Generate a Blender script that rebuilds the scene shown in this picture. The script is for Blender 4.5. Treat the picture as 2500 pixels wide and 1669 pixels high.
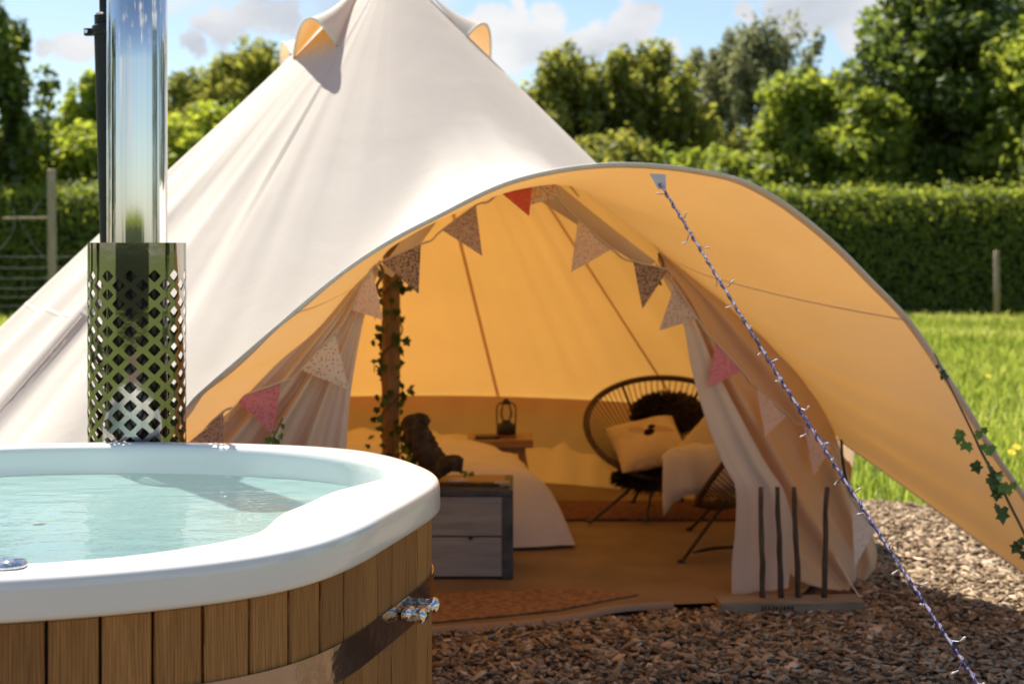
import bpy, bmesh, math, random
import numpy as np
from mathutils import Vector, Matrix, noise
from mathutils.bvhtree import BVHTree

for o in list(bpy.data.objects): bpy.data.objects.remove(o)
scene = bpy.context.scene
COL = scene.collection
RNG = np.random.default_rng(7); random.seed(7)
R = math.radians

# ------------------------------------------------------------------ camera
F = 3472.0; YH = 590.0; CH = 1.62             # focal length and horizon in 2500-px units, eye height
cam = bpy.data.cameras.new('camera'); co = bpy.data.objects.new('camera', cam); COL.objects.link(co)
co.location = (0, 0, CH); co.rotation_euler = (R(90), 0, 0)
cam.sensor_width = 36; cam.lens = 36*F/2500
cam.shift_y = -(834.5-YH)/2500
cam.clip_start = 0.05; cam.clip_end = 3000
cam.dof.use_dof = True; cam.dof.focus_distance = 3.6; cam.dof.aperture_fstop = 3.6
scene.camera = co

def P(px, py, d):
    return Vector(((px-1250)/F*d, d, CH-(py-YH)/F*d))

# ------------------------------------------------------------------ world, sun, exposure
SUN = Vector((-0.31, 0.44, 0.85)).normalized()
scene.view_settings.view_transform = 'Standard'; scene.view_settings.look = 'None'
scene.view_settings.exposure = 1.02; scene.view_settings.gamma = 1
scene.cycles.use_denoising = True
scene.cycles.max_bounces = 10; scene.cycles.diffuse_bounces = 6; scene.cycles.glossy_bounces = 5
scene.cycles.transmission_bounces = 6; scene.cycles.transparent_max_bounces = 8
scene.cycles.sample_clamp_indirect = 6
scene.cycles.caustics_reflective = False; scene.cycles.caustics_refractive = False

world = bpy.data.worlds.new('World'); scene.world = world; world.use_nodes = True
def build_world():
    nt = world.node_tree; N = nt.nodes; L = nt.links
    N.clear()
    out = N.new('ShaderNodeOutputWorld')
    sky = N.new('ShaderNodeTexSky'); sky.sky_type = 'NISHITA'; sky.sun_disc = False
    sky.sun_elevation = math.asin(SUN.z); sky.sun_rotation = math.atan2(SUN.x, SUN.y)
    sky.air_density = 1.0; sky.dust_density = 0.6; sky.ozone_density = 2.0
    bg = N.new('ShaderNodeBackground'); bg.inputs[1].default_value = 0.075
    L.new(sky.outputs[0], bg.inputs[0])
    tc = N.new('ShaderNodeTexCoord')
    # clouds: noise cumulus over the whole sky plus the banks seen above the trees
    mp = N.new('ShaderNodeMapping'); mp.inputs['Scale'].default_value = (1, 1, 1.9)
    mp.inputs['Location'].default_value = (9.4, 3.3, 1.2)
    L.new(tc.outputs['Generated'], mp.inputs[0])
    n1 = N.new('ShaderNodeTexNoise'); n1.inputs['Scale'].default_value = 3.0; n1.inputs['Detail'].default_value = 8; n1.inputs['Roughness'].default_value = 0.55
    L.new(mp.outputs[0], n1.inputs['Vector'])
    n2 = N.new('ShaderNodeTexNoise'); n2.inputs['Scale'].default_value = 16; n2.inputs['Detail'].default_value = 7; n2.inputs['Roughness'].default_value = 0.6
    L.new(mp.outputs[0], n2.inputs['Vector'])
    n3 = N.new('ShaderNodeTexNoise'); n3.inputs['Scale'].default_value = 7; n3.inputs['Detail'].default_value = 5
    L.new(mp.outputs[0], n3.inputs['Vector'])
    dn = N.new('ShaderNodeTexNoise'); dn.inputs['Scale'].default_value = 22; dn.inputs['Detail'].default_value = 6; dn.inputs['Roughness'].default_value = 0.62
    L.new(tc.outputs['Generated'], dn.inputs['Vector'])
    dv = N.new('ShaderNodeVectorMath'); dv.operation = 'MULTIPLY_ADD'; L.new(dn.outputs['Color'], dv.inputs[0]); dv.inputs[1].default_value = (.05, .05, .05)
    sh = N.new('ShaderNodeVectorMath'); sh.operation = 'ADD'; L.new(tc.outputs['Generated'], sh.inputs[0]); sh.inputs[1].default_value = (-.025, -.025, -.025)
    L.new(sh.outputs[0], dv.inputs[2])
    acc = None
    def math_(op, a, b=None, c=None):
        m = N.new('ShaderNodeMath'); m.operation = op
        for i, v in enumerate((a, b, c)):
            if v is None: continue
            if hasattr(v, 'type'): L.new(v, m.inputs[i])
            else: m.inputs[i].default_value = v
        return m.outputs[0]
    blobs = [(560, 60, 95), (630, 30, 90), (690, 40, 70), (500, 70, 55), (170, 115, 60), (110, 130, 40), (450, 120, 45),
             (1230, 110, 110), (1330, 90, 100), (1430, 95, 85), (1520, 70, 75), (1590, 45, 55), (1250, 30, 40), (1640, 120, 40), (1180, 60, 60),
             (1830, 35, 50), (1960, 20, 110), (2090, 10, 110), (2200, 0, 90), (2090, 110, 75), (2150, 150, 80), (2260, 120, 90), (2350, 30, 110),
             (2700, 60, 160), (2950, 150, 120), (-200, 100, 120), (-480, 30, 150), (860, 100, 70), (1000, 60, 80)]
    for (x, y, r) in blobs:
        d = Vector(((x-1250)/F, 1, -(y-YH)/F)).normalized()
        v = N.new('ShaderNodeVectorMath'); v.operation = 'DISTANCE'
        L.new(dv.outputs[0], v.inputs[0]); v.inputs[1].default_value = d
        m = N.new('ShaderNodeMapRange'); m.inputs['From Min'].default_value = 0; m.inputs['From Max'].default_value = r*1.45/F
        m.inputs['To Min'].default_value = 1; m.inputs['To Max'].default_value = 0
        m.interpolation_type = 'SMOOTHSTEP'
        L.new(v.outputs['Value'], m.inputs['Value'])
        acc = m.outputs[0] if acc is None else math_('MAXIMUM', acc, m.outputs[0])
    # field = banks + fine noise
    fld = math_('ADD', acc, math_('MULTIPLY', math_('SUBTRACT', n2.outputs[0], 0.5), 1.5))
    mr = N.new('ShaderNodeMapRange'); mr.interpolation_type = 'SMOOTHSTEP'
    mr.inputs['From Min'].default_value = 0.30; mr.inputs['From Max'].default_value = 0.62
    L.new(fld, mr.inputs['Value'])
    mg = N.new('ShaderNodeMapRange'); mg.interpolation_type = 'SMOOTHSTEP'
    mg.inputs['From Min'].default_value = 0.545; mg.inputs['From Max'].default_value = 0.635
    L.new(n1.outputs[0], mg.inputs['Value'])
    sx = N.new('ShaderNodeSeparateXYZ'); L.new(tc.outputs['Generated'], sx.inputs[0])
    lo = N.new('ShaderNodeMapRange'); lo.inputs['From Min'].default_value = 0.02; lo.inputs['From Max'].default_value = 0.12
    L.new(sx.outputs[2], lo.inputs['Value'])
    cover = math_('MAXIMUM', mr.outputs[0], math_('MULTIPLY', mg.outputs[0], lo.outputs[0]))
    ramp = N.new('ShaderNodeValToRGB')
    ramp.color_ramp.elements[0].position = 0.36; ramp.color_ramp.elements[0].color = (0.52, 0.56, 0.63, 1)
    ramp.color_ramp.elements[1].position = 0.62; ramp.color_ramp.elements[1].color = (0.86, 0.86, 0.86, 1)
    L.new(n3.outputs[0], ramp.inputs[0])
    bc = N.new('ShaderNodeBackground'); bc.inputs[1].default_value = 0.56
    L.new(ramp.outputs[0], bc.inputs[0])
    mix = N.new('ShaderNodeMixShader')
    L.new(cover, mix.inputs[0]); L.new(bg.outputs[0], mix.inputs[1]); L.new(bc.outputs[0], mix.inputs[2])
    L.new(mix.outputs[0], out.inputs[0])
build_world()
sl = bpy.data.lights.new('sun', 'SUN'); sl.energy = 5.0; sl.angle = R(0.55); sl.color = (1.0, 0.94, 0.85)
so = bpy.data.objects.new('sun', sl); COL.objects.link(so)
so.rotation_euler = (-SUN).to_track_quat('-Z', 'Y').to_euler(); so.location = (-6, 4, 12)

# ------------------------------------------------------------------ helpers
def fast_mesh(name, verts, faces_n, loops, smooth=False):
    me = bpy.data.meshes.new(name)
    verts = np.asarray(verts, np.float32).reshape(-1, 3)
    loops = np.asarray(loops, np.int32).ravel(); faces_n = np.asarray(faces_n, np.int32)
    me.vertices.add(len(verts)); me.vertices.foreach_set('co', verts.ravel())
    me.loops.add(len(loops)); me.loops.foreach_set('vertex_index', loops)
    me.polygons.add(len(faces_n))
    st = np.concatenate(([0], np.cumsum(faces_n)[:-1])).astype(np.int32)
    me.polygons.foreach_set('loop_start', st)
    me.update(calc_edges=True)
    if smooth: me.polygons.foreach_set('use_smooth', np.ones(len(faces_n), bool))
    return me

def link(name, me, mat=None, parent=None, loc=None, rot=None):
    o = bpy.data.objects.new(name, me); COL.objects.link(o)
    if me is not None and mat is not None and len(me.materials) == 0: me.materials.append(mat)
    if parent is not None: o.parent = parent
    if loc is not None: o.location = loc
    if rot is not None: o.rotation_euler = rot
    return o

def tag(o, label=None, cat=None, group=None, kind=None):
    if label: o['label'] = label
    if cat: o['category'] = cat
    if group: o['group'] = group
    if kind: o['kind'] = kind
    return o

def thing(name, label, cat, loc=(0, 0, 0), group=None):
    o = bpy.data.objects.new(name, None); COL.objects.link(o); o.location = loc
    o.empty_display_size = 0.1
    return tag(o, label, cat, group)

class MB:
    def __init__(s): s.v = []; s.f = []
    def add(s, v, f):
        b = len(s.v); s.v += [Vector(x) for x in v]; s.f += [[i+b for i in q] for q in f]; return s
    def grid(s, rows, closed_u=False, closed_v=False):
        nu, nv = len(rows), len(rows[0]); v = [p for r in rows for p in r]; f = []
        for i in range(nu if closed_u else nu-1):
            for j in range(nv if closed_v else nv-1):
                a, b = i, (i+1) % nu; c, d = j, (j+1) % nv
                f.append([a*nv+c, a*nv+d, b*nv+d, b*nv+c])
        return s.add(v, f)
    def tube(s, pts, rad, n=8, cap=True, closed=False):
        pts = [Vector(p) for p in pts]; m = len(pts)
        rr = rad if hasattr(rad, '__len__') else [rad]*m
        rows = []; up = None
        for i, p in enumerate(pts):
            if closed: t = pts[(i+1) % m]-pts[i-1]
            else: t = pts[min(i+1, m-1)]-pts[max(i-1, 0)]
            t.normalize()
            if up is None:
                up = Vector((0, 0, 1)) if abs(t.z) < .9 else Vector((1, 0, 0))
            up = (up-t*up.dot(t)).normalized(); w = t.cross(up)
            rows.append([p+(up*math.cos(a)+w*math.sin(a))*rr[i] for a in [2*math.pi*k/n for k in range(n)]])
        b = len(s.v); s.grid(rows, closed_u=closed, closed_v=True)
        if cap and not closed:
            s.f.append([b+k for k in range(n)][::-1]); s.f.append([b+(m-1)*n+k for k in range(n)])
        return s
    def box(s, lo, hi, M=None):
        x0, y0, z0 = lo; x1, y1, z1 = hi
        v = [Vector(q) for q in ((x0,y0,z0),(x1,y0,z0),(x1,y1,z0),(x0,y1,z0),(x0,y0,z1),(x1,y0,z1),(x1,y1,z1),(x0,y1,z1))]
        if M is not None: v = [M @ q for q in v]
        return s.add(v, [[0,3,2,1],[4,5,6,7],[0,1,5,4],[1,2,6,5],[2,3,7,6],[3,0,4,7]])
    def lathe(s, prof, c=(0, 0, 0), n=32, cap=True):
        c = Vector(c)
        rows = [[c+Vector((r*math.cos(a), r*math.sin(a), z)) for a in [2*math.pi*k/n for k in range(n)]] for r, z in prof]
        b = len(s.v); s.grid(rows, closed_v=True); m = len(prof)
        if cap:
            s.f.append([b+k for k in range(n)][::-1]); s.f.append([b+(m-1)*n+k for k in range(n)])
        return s
    def mesh(s, name, smooth=False, bevel=0, fix=True, seg=2):
        me = bpy.data.meshes.new(name); me.from_pydata(s.v, [], s.f)
        bm = bmesh.new(); bm.from_mesh(me)
        if fix: bmesh.ops.recalc_face_normals(bm, faces=bm.faces)
        if bevel: bmesh.ops.bevel(bm, geom=list(bm.edges), offset=bevel, segments=seg, affect='EDGES', profile=.5)
        bm.to_mesh(me); bm.free()
        if smooth: me.polygons.foreach_set('use_smooth', [True]*len(me.polygons))
        me.update(); return me
    def build(s, name, mat, parent=None, **k):
        return link(name, s.mesh(name, **k), mat, parent)

def smooth_angle(me, deg=35):
    me.polygons.foreach_set('use_smooth', [True]*len(me.polygons))
    bm = bmesh.new(); bm.from_mesh(me)
    for e in bm.edges:
        if len(e.link_faces) == 2 and e.calc_face_angle(0) > R(deg): e.smooth = False
    bm.to_mesh(me); bm.free()

def catmull(pts, n=8, closed=False):
    pts = [Vector(p) for p in pts]; m = len(pts); out = []
    for i in range(m if closed else m-1):
        p0 = pts[i-1] if (closed or i > 0) else pts[0]*2-pts[1]
        p1 = pts[i]; p2 = pts[(i+1) % m]
        p3 = pts[(i+2) % m] if (closed or i+2 < m) else pts[-1]*2-pts[-2]
        for k in range(n):
            t = k/n
            out.append(.5*((2*p1)+(p2-p0)*t+(2*p0-5*p1+4*p2-p3)*t*t+(3*p1-p0-3*p2+p3)*t**3))
    if not closed: out.append(pts[-1].copy())
    return out

# ------------------------------------------------------------------ materials
def new_mat(name):
    m = bpy.data.materials.new(name); m.use_nodes = True; nt = m.node_tree; nt.nodes.clear()
    return m, nt.nodes, nt.links, nt.nodes.new('ShaderNodeOutputMaterial')

def ramp_node(N, stops):
    r = N.new('ShaderNodeValToRGB'); e = r.color_ramp.elements
    while len(e) < len(stops): e.new(0.5)
    for k, (p, c) in enumerate(stops): e[k].position = p; e[k].color = (*c, 1)
    return r

def principled(name, stops, rough=.6, metal=0, scale=8, stretch=(1, 1, 1), detail=5, bump=0, bump_scale=None, coord='Object', spec=.4, rnd=0, coat=0, attr=None):
    m, N, L, out = new_mat(name)
    b = N.new('ShaderNodeBsdfPrincipled'); L.new(b.outputs[0], out.inputs[0])
    b.inputs['Roughness'].default_value = rough; b.inputs['Metallic'].default_value = metal
    b.inputs['Specular IOR Level'].default_value = spec; b.inputs['Coat Weight'].default_value = coat
    tc = N.new('ShaderNodeTexCoord'); mp = N.new('ShaderNodeMapping'); mp.inputs['Scale'].default_value = stretch
    vec = tc.outputs[coord]
    if rnd:
        oi = N.new('ShaderNodeObjectInfo'); mu = N.new('ShaderNodeVectorMath'); mu.operation = 'MULTIPLY_ADD'
        cx = N.new('ShaderNodeCombineXYZ')
        for i in range(3): L.new(oi.outputs['Random'], cx.inputs[i])
        L.new(cx.outputs[0], mu.inputs[0]); mu.inputs[1].default_value = (rnd, rnd*1.7, rnd*.6); L.new(vec, mu.inputs[2]); vec = mu.outputs[0]
    L.new(vec, mp.inputs[0])
    n = N.new('ShaderNodeTexNoise'); n.inputs['Scale'].default_value = scale; n.inputs['Detail'].default_value = detail
    L.new(mp.outputs[0], n.inputs['Vector'])
    r = ramp_node(N, stops)
    if attr:
        a = N.new('ShaderNodeAttribute'); a.attribute_name = attr
        mx = N.new('ShaderNodeMath'); mx.operation = 'MULTIPLY_ADD'; L.new(n.outputs[0], mx.inputs[0]); mx.inputs[1].default_value = .3; L.new(a.outputs['Fac'], mx.inputs[2])
        L.new(mx.outputs[0], r.inputs[0])
    else: L.new(n.outputs[0], r.inputs[0])
    L.new(r.outputs[0], b.inputs['Base Color'])
    if bump:
        n2 = N.new('ShaderNodeTexNoise'); n2.inputs['Scale'].default_value = bump_scale or scale*4; n2.inputs['Detail'].default_value = 4
        L.new(mp.outputs[0], n2.inputs['Vector'])
        bp = N.new('ShaderNodeBump'); bp.inputs['Strength'].default_value = bump; bp.inputs['Distance'].default_value = .01
        L.new(n2.outputs[0], bp.inputs['Height']); L.new(bp.outputs[0], b.inputs['Normal'])
    return m

def cloth(name, col, trans, fac, weave=500, blot=.06, scale=3, crease=0):
    """woven cotton: diffuse face plus light coming through"""
    m, N, L, out = new_mat(name)
    tc = N.new('ShaderNodeTexCoord')
    n = N.new('ShaderNodeTexNoise'); n.inputs['Scale'].default_value = scale; n.inputs['Detail'].default_value = 6
    L.new(tc.outputs['Object'], n.inputs['Vector'])
    def var(c):
        return ramp_node(N, [(.3, tuple(x*(1-blot) for x in c)), (.7, tuple(min(1, x*(1+blot*.4)) for x in c))])
    r1 = var(col); r2 = var(trans); L.new(n.outputs[0], r1.inputs[0]); L.new(n.outputs[0], r2.inputs[0])
    d = N.new('ShaderNodeBsdfDiffuse'); t = N.new('ShaderNodeBsdfTranslucent'); mx = N.new('ShaderNodeMixShader')
    L.new(r1.outputs[0], d.inputs[0]); L.new(r2.outputs[0], t.inputs[0]); mx.inputs[0].default_value = fac
    w = N.new('ShaderNodeTexNoise'); w.inputs['Scale'].default_value = weave; w.inputs['Detail'].default_value = 2
    L.new(tc.outputs['Object'], w.inputs['Vector'])
    bp = N.new('ShaderNodeBump'); bp.inputs['Strength'].default_value = .12; bp.inputs['Distance'].default_value = .002
    L.new(w.outputs[0], bp.inputs['Height']); L.new(bp.outputs[0], d.inputs['Normal'])
    if crease:
        mpc = N.new('ShaderNodeMapping'); mpc.inputs['Scale'].default_value = (1.3, 1.3, .4); L.new(tc.outputs['Object'], mpc.inputs[0])
        cn = N.new('ShaderNodeTexNoise'); cn.inputs['Scale'].default_value = 3.2; cn.inputs['Detail'].default_value = 5; cn.inputs['Roughness'].default_value = .5; cn.inputs['Distortion'].default_value = 1.3
        L.new(mpc.outputs[0], cn.inputs['Vector'])
        b2 = N.new('ShaderNodeBump'); b2.inputs['Strength'].default_value = crease; b2.inputs['Distance'].default_value = .05
        L.new(cn.outputs[0], b2.inputs['Height']); L.new(b2.outputs[0], bp.inputs['Normal']); L.new(b2.outputs[0], t.inputs['Normal'])
    L.new(d.outputs[0], mx.inputs[1]); L.new(t.outputs[0], mx.inputs[2]); L.new(mx.outputs[0], out.inputs[0])
    return m

def leaf_mat(name, stops, trans=.35, gloss=.02):
    trans = min(.6, trans+.16)
    m, N, L, out = new_mat(name)
    a = N.new('ShaderNodeAttribute'); a.attribute_name = 'tint'
    r = ramp_node(N, stops); L.new(a.outputs['Fac'], r.inputs[0])
    d = N.new('ShaderNodeBsdfDiffuse'); L.new(r.outputs[0], d.inputs[0])
    t = N.new('ShaderNodeBsdfTranslucent')
    hs = N.new('ShaderNodeHueSaturation'); hs.inputs['Value'].default_value = 2.2; hs.inputs['Hue'].default_value = .48; L.new(r.outputs[0], hs.inputs['Color']); L.new(hs.outputs[0], t.inputs[0])
    mx = N.new('ShaderNodeMixShader'); mx.inputs[0].default_value = trans
    L.new(d.outputs[0], mx.inputs[1]); L.new(t.outputs[0], mx.inputs[2])
    g = N.new('ShaderNodeBsdfGlossy'); g.inputs['Roughness'].default_value = .5; g.inputs[0].default_value = (1, 1, 1, 1)
    m2 = N.new('ShaderNodeMixShader'); m2.inputs[0].default_value = gloss
    L.new(mx.outputs[0], m2.inputs[1]); L.new(g.outputs[0], m2.inputs[2]); L.new(m2.outputs[0], out.inputs[0])
    return m

M = {}
M['canvas'] = cloth('canvas', (.72, .68, .60), (.92, .43, .085), .22, blot=.07, scale=1.7, crease=.06)
M['canvas_porch'] = cloth('canvas_porch', (.66, .61, .52), (.92, .39, .05), .22, blot=.07, scale=1.7)
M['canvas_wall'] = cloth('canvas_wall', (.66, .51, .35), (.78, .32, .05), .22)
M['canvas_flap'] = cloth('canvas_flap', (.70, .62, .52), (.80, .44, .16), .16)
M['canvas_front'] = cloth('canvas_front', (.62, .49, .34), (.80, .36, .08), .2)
M['edge'] = cloth('edge', (.34, .245, .165), (.4, .3, .2), .05)
M['hem'] = cloth('hem', (.86, .83, .78), (.8, .72, .6), .35)
M['acrylic'] = principled('acrylic', [(.3, (.77, .75, .69)), (.7, (.81, .79, .73))], rough=.12, scale=2, spec=.5, coat=.3)
M['steel'] = principled('steel', [(.3, (.70, .70, .69)), (.7, (.78, .77, .76))], rough=.035, metal=1, scale=6, stretch=(30, 30, .03), bump=.35, bump_scale=1.1)
M['steel_sheet'] = principled('steel_sheet', [(.3, (.22, .21, .20)), (.7, (.32, .31, .29))], rough=.07, metal=1, scale=4, bump=.08, bump_scale=9)
M['hole_shade_steel'] = principled('hole_shade_steel', [(.3, (.035, .033, .031)), (.7, (.07, .065, .06))], rough=.22, metal=.8, scale=9)  # near-black colour paints the dark seen through the heat shield holes
M['band'] = principled('band', [(.3, (.30, .25, .21)), (.7, (.42, .36, .31))], rough=.10, metal=1, scale=5, bump=.25, bump_scale=14)
M['black_metal'] = principled('black_metal', [(.3, (.012, .012, .013)), (.7, (.022, .022, .024))], rough=.5, scale=20, spec=.35)
M['dark_metal'] = principled('dark_metal', [(.3, (.02, .017, .015)), (.7, (.035, .03, .026))], rough=.45, scale=20)
M['pole_wood'] = principled('pole_wood', [(.3, (.17, .095, .04)), (.7, (.30, .18, .08))], rough=.65, scale=6, stretch=(8, 8, .8), bump=.2)
M['table_wood'] = principled('table_wood', [(.3, (.24, .13, .05)), (.7, (.38, .22, .10))], rough=.55, scale=5, stretch=(1, 8, 8), bump=.15)
M['weathered'] = principled('weathered', [(.3, (.19, .14, .095)), (.7, (.34, .26, .18))], rough=.85, scale=5, stretch=(1, 9, 9), bump=.4)
M['fence_wood'] = principled('fence_wood', [(.3, (.28, .21, .14)), (.7, (.44, .35, .25))], rough=.85, scale=5, stretch=(8, 8, .8), bump=.3)
M['bark'] = principled('bark', [(.3, (.022, .015, .010)), (.55, (.048, .034, .024)), (.75, (.12, .10, .07))], rough=.9, scale=14, stretch=(2, 2, .6), bump=.6, bump_scale=30)
M['stick'] = principled('stick', [(.3, (.055, .035, .022)), (.7, (.12, .085, .06))], rough=.85, scale=12, stretch=(3, 3, .7), bump=.5)
M['chest_wood'] = principled('chest_wood', [(.3, (.21, .21, .215)), (.7, (.31, .305, .305))], rough=.7, scale=4, stretch=(1, 8, 8), bump=.15, rnd=5)
M['zinc'] = principled('zinc', [(.3, (.045, .05, .058)), (.7, (.10, .105, .115))], rough=.55, metal=.4, scale=14)
M['linen'] = cloth('linen', (.74, .66, .60), (.6, .5, .42), .08, scale=5)
M['blanket'] = cloth('blanket', (.68, .62, .55), (.5, .4, .3), .06, scale=7)
M['cushion'] = cloth('cushion', (.62, .50, .30), (.5, .4, .2), .04)
M['groundsheet'] = principled('groundsheet', [(.3, (.17, .115, .065)), (.7, (.25, .17, .10))], rough=.75, scale=3, bump=.12, bump_scale=40)
M['coir'] = principled('coir', [(.35, (.17, .085, .04)), (.65, (.34, .19, .10))], rough=.95, scale=30, bump=.8, bump_scale=90)
M['rug'] = principled('rug', [(.35, (.08, .022, .014)), (.5, (.20, .085, .05)), (.65, (.10, .03, .02))], rough=.95, scale=22, bump=.4)
M['cord_pink'] = principled('cord_pink', [(.3, (.5, .4, .33)), (.7, (.6, .5, .42))], rough=.8)
M['rope'] = principled('rope', [(.46, (.05, .045, .16)), (.54, (.42, .36, .44))], rough=.6, scale=60, detail=1)
M['cable'] = principled('cable', [(.3, (.035, .035, .14)), (.7, (.09, .09, .26))], rough=.4)
M['wire'] = principled('wire', [(.3, (.08, .08, .075)), (.7, (.14, .14, .13))], rough=.5, metal=.5)
M['cane'] = principled('cane', [(.3, (.055, .03, .016)), (.7, (.11, .06, .03))], rough=.5, scale=20)
M['fur'] = principled('fur', [(.2, (.014, .008, .005)), (.9, (.085, .045, .022))], rough=.8, scale=20, attr='tint')
M['stem'] = principled('stem', [(.3, (.09, .06, .035)), (.7, (.16, .11, .07))], rough=.8)
M['stamp'] = principled('stamp', [(.3, (.02, .016, .012)), (.7, (.05, .04, .03))], rough=.9, scale=40)
M['terracotta'] = principled('terracotta', [(.3, (.22, .07, .03)), (.7, (.30, .11, .05))], rough=.8)
M['yellow'] = principled('yellow', [(.3, (.75, .55, .03)), (.7, (.85, .65, .05))], rough=.6)
M['chip'] = principled('chip', [(0.1, (.085, .055, .035)), (.45, (.30, .21, .122)), (.8, (.52, .39, .26)), (1, (.70, .57, .43))], rough=.85, scale=60, attr='tint', spec=.2)
M['soil'] = principled('soil', [(.35, (.09, .06, .04)), (.65, (.24, .17, .115))], rough=.95, scale=40, bump=1.0, bump_scale=60, coord='Object')
M['turf'] = principled('turf', [(.3, (.085, .12, .02)), (.6, (.15, .185, .035)), (.8, (.20, .21, .07))], rough=.95, scale=.9, detail=9, bump=.8, bump_scale=25)
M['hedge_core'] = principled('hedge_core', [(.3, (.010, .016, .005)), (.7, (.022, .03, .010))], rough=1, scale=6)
M['grass'] = leaf_mat('grass', [(0, (.11, .16, .02)), (.5, (.20, .25, .035)), (.85, (.32, .33, .10)), (1, (.42, .38, .2))], .4, .01)
M['leaf_fresh'] = leaf_mat('leaf_fresh', [(0, (0.085, 0.125, 0.014)), (.5, (0.17, 0.22, 0.025)), (1, (0.28, 0.32, 0.04))], .38)
M['leaf_deep'] = leaf_mat('leaf_deep', [(0, (0.045, 0.075, 0.012)), (.5, (0.095, 0.14, 0.02)), (1, (0.19, 0.235, 0.035))], .32, .03)
M['leaf_olive'] = leaf_mat('leaf_olive', [(0, (.085, .105, .016)), (.5, (.165, .185, .028)), (1, (.28, .28, .045))], .34)
M['leaf_grey'] = leaf_mat('leaf_grey', [(0, (0.085, 0.1, 0.045)), (.5, (0.15, 0.165, 0.07)), (1, (0.23, 0.235, 0.1))], .3)
M['leaf_lime'] = leaf_mat('leaf_lime', [(0, (0.11, 0.16, 0.014)), (.5, (0.21, 0.27, 0.025)), (1, (0.33, 0.36, 0.04))], .4)
M['leaf_ivy'] = principled('leaf_ivy', [(.3, (.022, .05, .012)), (.7, (.06, .11, .02))], rough=.4, scale=9, rnd=4)
M['leaf_bright'] = principled('leaf_bright', [(.3, (.08, .17, .02)), (.7, (.15, .26, .04))], rough=.45, scale=9, rnd=4)

def wood_stave():
    m, N, L, out = new_mat('stave_wood')
    b = N.new('ShaderNodeBsdfPrincipled'); L.new(b.outputs[0], out.inputs[0]); b.inputs['Roughness'].default_value = .62; b.inputs['Specular IOR Level'].default_value = .3
    tc = N.new('ShaderNodeTexCoord'); oi = N.new('ShaderNodeObjectInfo')
    cx = N.new('ShaderNodeCombineXYZ'); 
    for i in range(3): L.new(oi.outputs['Random'], cx.inputs[i])
    mu = N.new('ShaderNodeVectorMath'); mu.operation = 'MULTIPLY_ADD'; L.new(cx.outputs[0], mu.inputs[0]); mu.inputs[1].default_value = (7, 3, 11); L.new(tc.outputs['Object'], mu.inputs[2])
    # slow wobble so that rings become cathedral grain
    nz = N.new('ShaderNodeTexNoise'); nz.inputs['Scale'].default_value = 2.2; nz.inputs['Detail'].default_value = 2
    mp0 = N.new('ShaderNodeMapping'); mp0.inputs['Scale'].default_value = (2.5, 2.5, .7); L.new(mu.outputs[0], mp0.inputs[0]); L.new(mp0.outputs[0], nz.inputs['Vector'])
    ad = N.new('ShaderNodeVectorMath'); ad.operation = 'MULTIPLY_ADD'; L.new(nz.outputs['Color'], ad.inputs[0]); ad.inputs[1].default_value = (.05, .05, 0); L.new(mu.outputs[0], ad.inputs[2])
    w = N.new('ShaderNodeTexWave'); w.wave_type = 'BANDS'; w.bands_direction = 'X'; w.inputs['Scale'].default_value = 48; w.inputs['Distortion'].default_value = 1.0; w.inputs['Detail'].default_value = 3; w.inputs['Detail Scale'].default_value = 1.5
    L.new(ad.outputs[0], w.inputs['Vector'])
    f = N.new('ShaderNodeTexNoise'); f.inputs['Scale'].default_value = 10; f.inputs['Detail'].default_value = 7
    mp = N.new('ShaderNodeMapping'); mp.inputs['Scale'].default_value = (22, 22, .8); L.new(mu.outputs[0], mp.inputs[0]); L.new(mp.outputs[0], f.inputs['Vector'])
    r1 = ramp_node(N, [(.12, (.36, .175, .055)), (.5, (.58, .325, .12)), (.9, (.28, .125, .038))]); L.new(w.outputs[0], r1.inputs[0])
    r2 = ramp_node(N, [(.3, (.62, .58, .52)), (.7, (1.08, 1.06, 1.0))]); L.new(f.outputs[0], r2.inputs[0])
    r3 = ramp_node(N, [(0, (.74, .70, .64)), (1, (1.12, 1.1, 1.06))]); L.new(oi.outputs['Random'], r3.inputs[0])
    m1 = N.new('ShaderNodeMixRGB'); m1.blend_type = 'MULTIPLY'; m1.inputs[0].default_value = 1; L.new(r1.outputs[0], m1.inputs[1]); L.new(r2.outputs[0], m1.inputs[2])
    m2 = N.new('ShaderNodeMixRGB'); m2.blend_type = 'MULTIPLY'; m2.inputs[0].default_value = 1; L.new(m1.outputs[0], m2.inputs[1]); L.new(r3.outputs[0], m2.inputs[2])
    # knots
    vo = N.new('ShaderNodeTexVoronoi'); vo.inputs['Scale'].default_value = 3.2
    mk = N.new('ShaderNodeMapping'); mk.inputs['Scale'].default_value = (1, 1, .55); L.new(mu.outputs[0], mk.inputs[0]); L.new(mk.outputs[0], vo.inputs['Vector'])
    rk = ramp_node(N, [(.03, (.16, .10, .05)), (.075, (1, 1, 1))]); L.new(vo.outputs['Distance'], rk.inputs[0])
    m3 = N.new('ShaderNodeMixRGB'); m3.blend_type = 'MULTIPLY'; m3.inputs[0].default_value = 1; L.new(m2.outputs[0], m3.inputs[1]); L.new(rk.outputs[0], m3.inputs[2])
    L.new(m3.outputs[0], b.inputs['Base Color'])
    bp = N.new('ShaderNodeBump'); bp.inputs['Strength'].default_value = .25; bp.inputs['Distance'].default_value = .003; L.new(f.outputs[0], bp.inputs['Height']); L.new(bp.outputs[0], b.inputs['Normal'])
    return m
M['stave'] = wood_stave()

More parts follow.
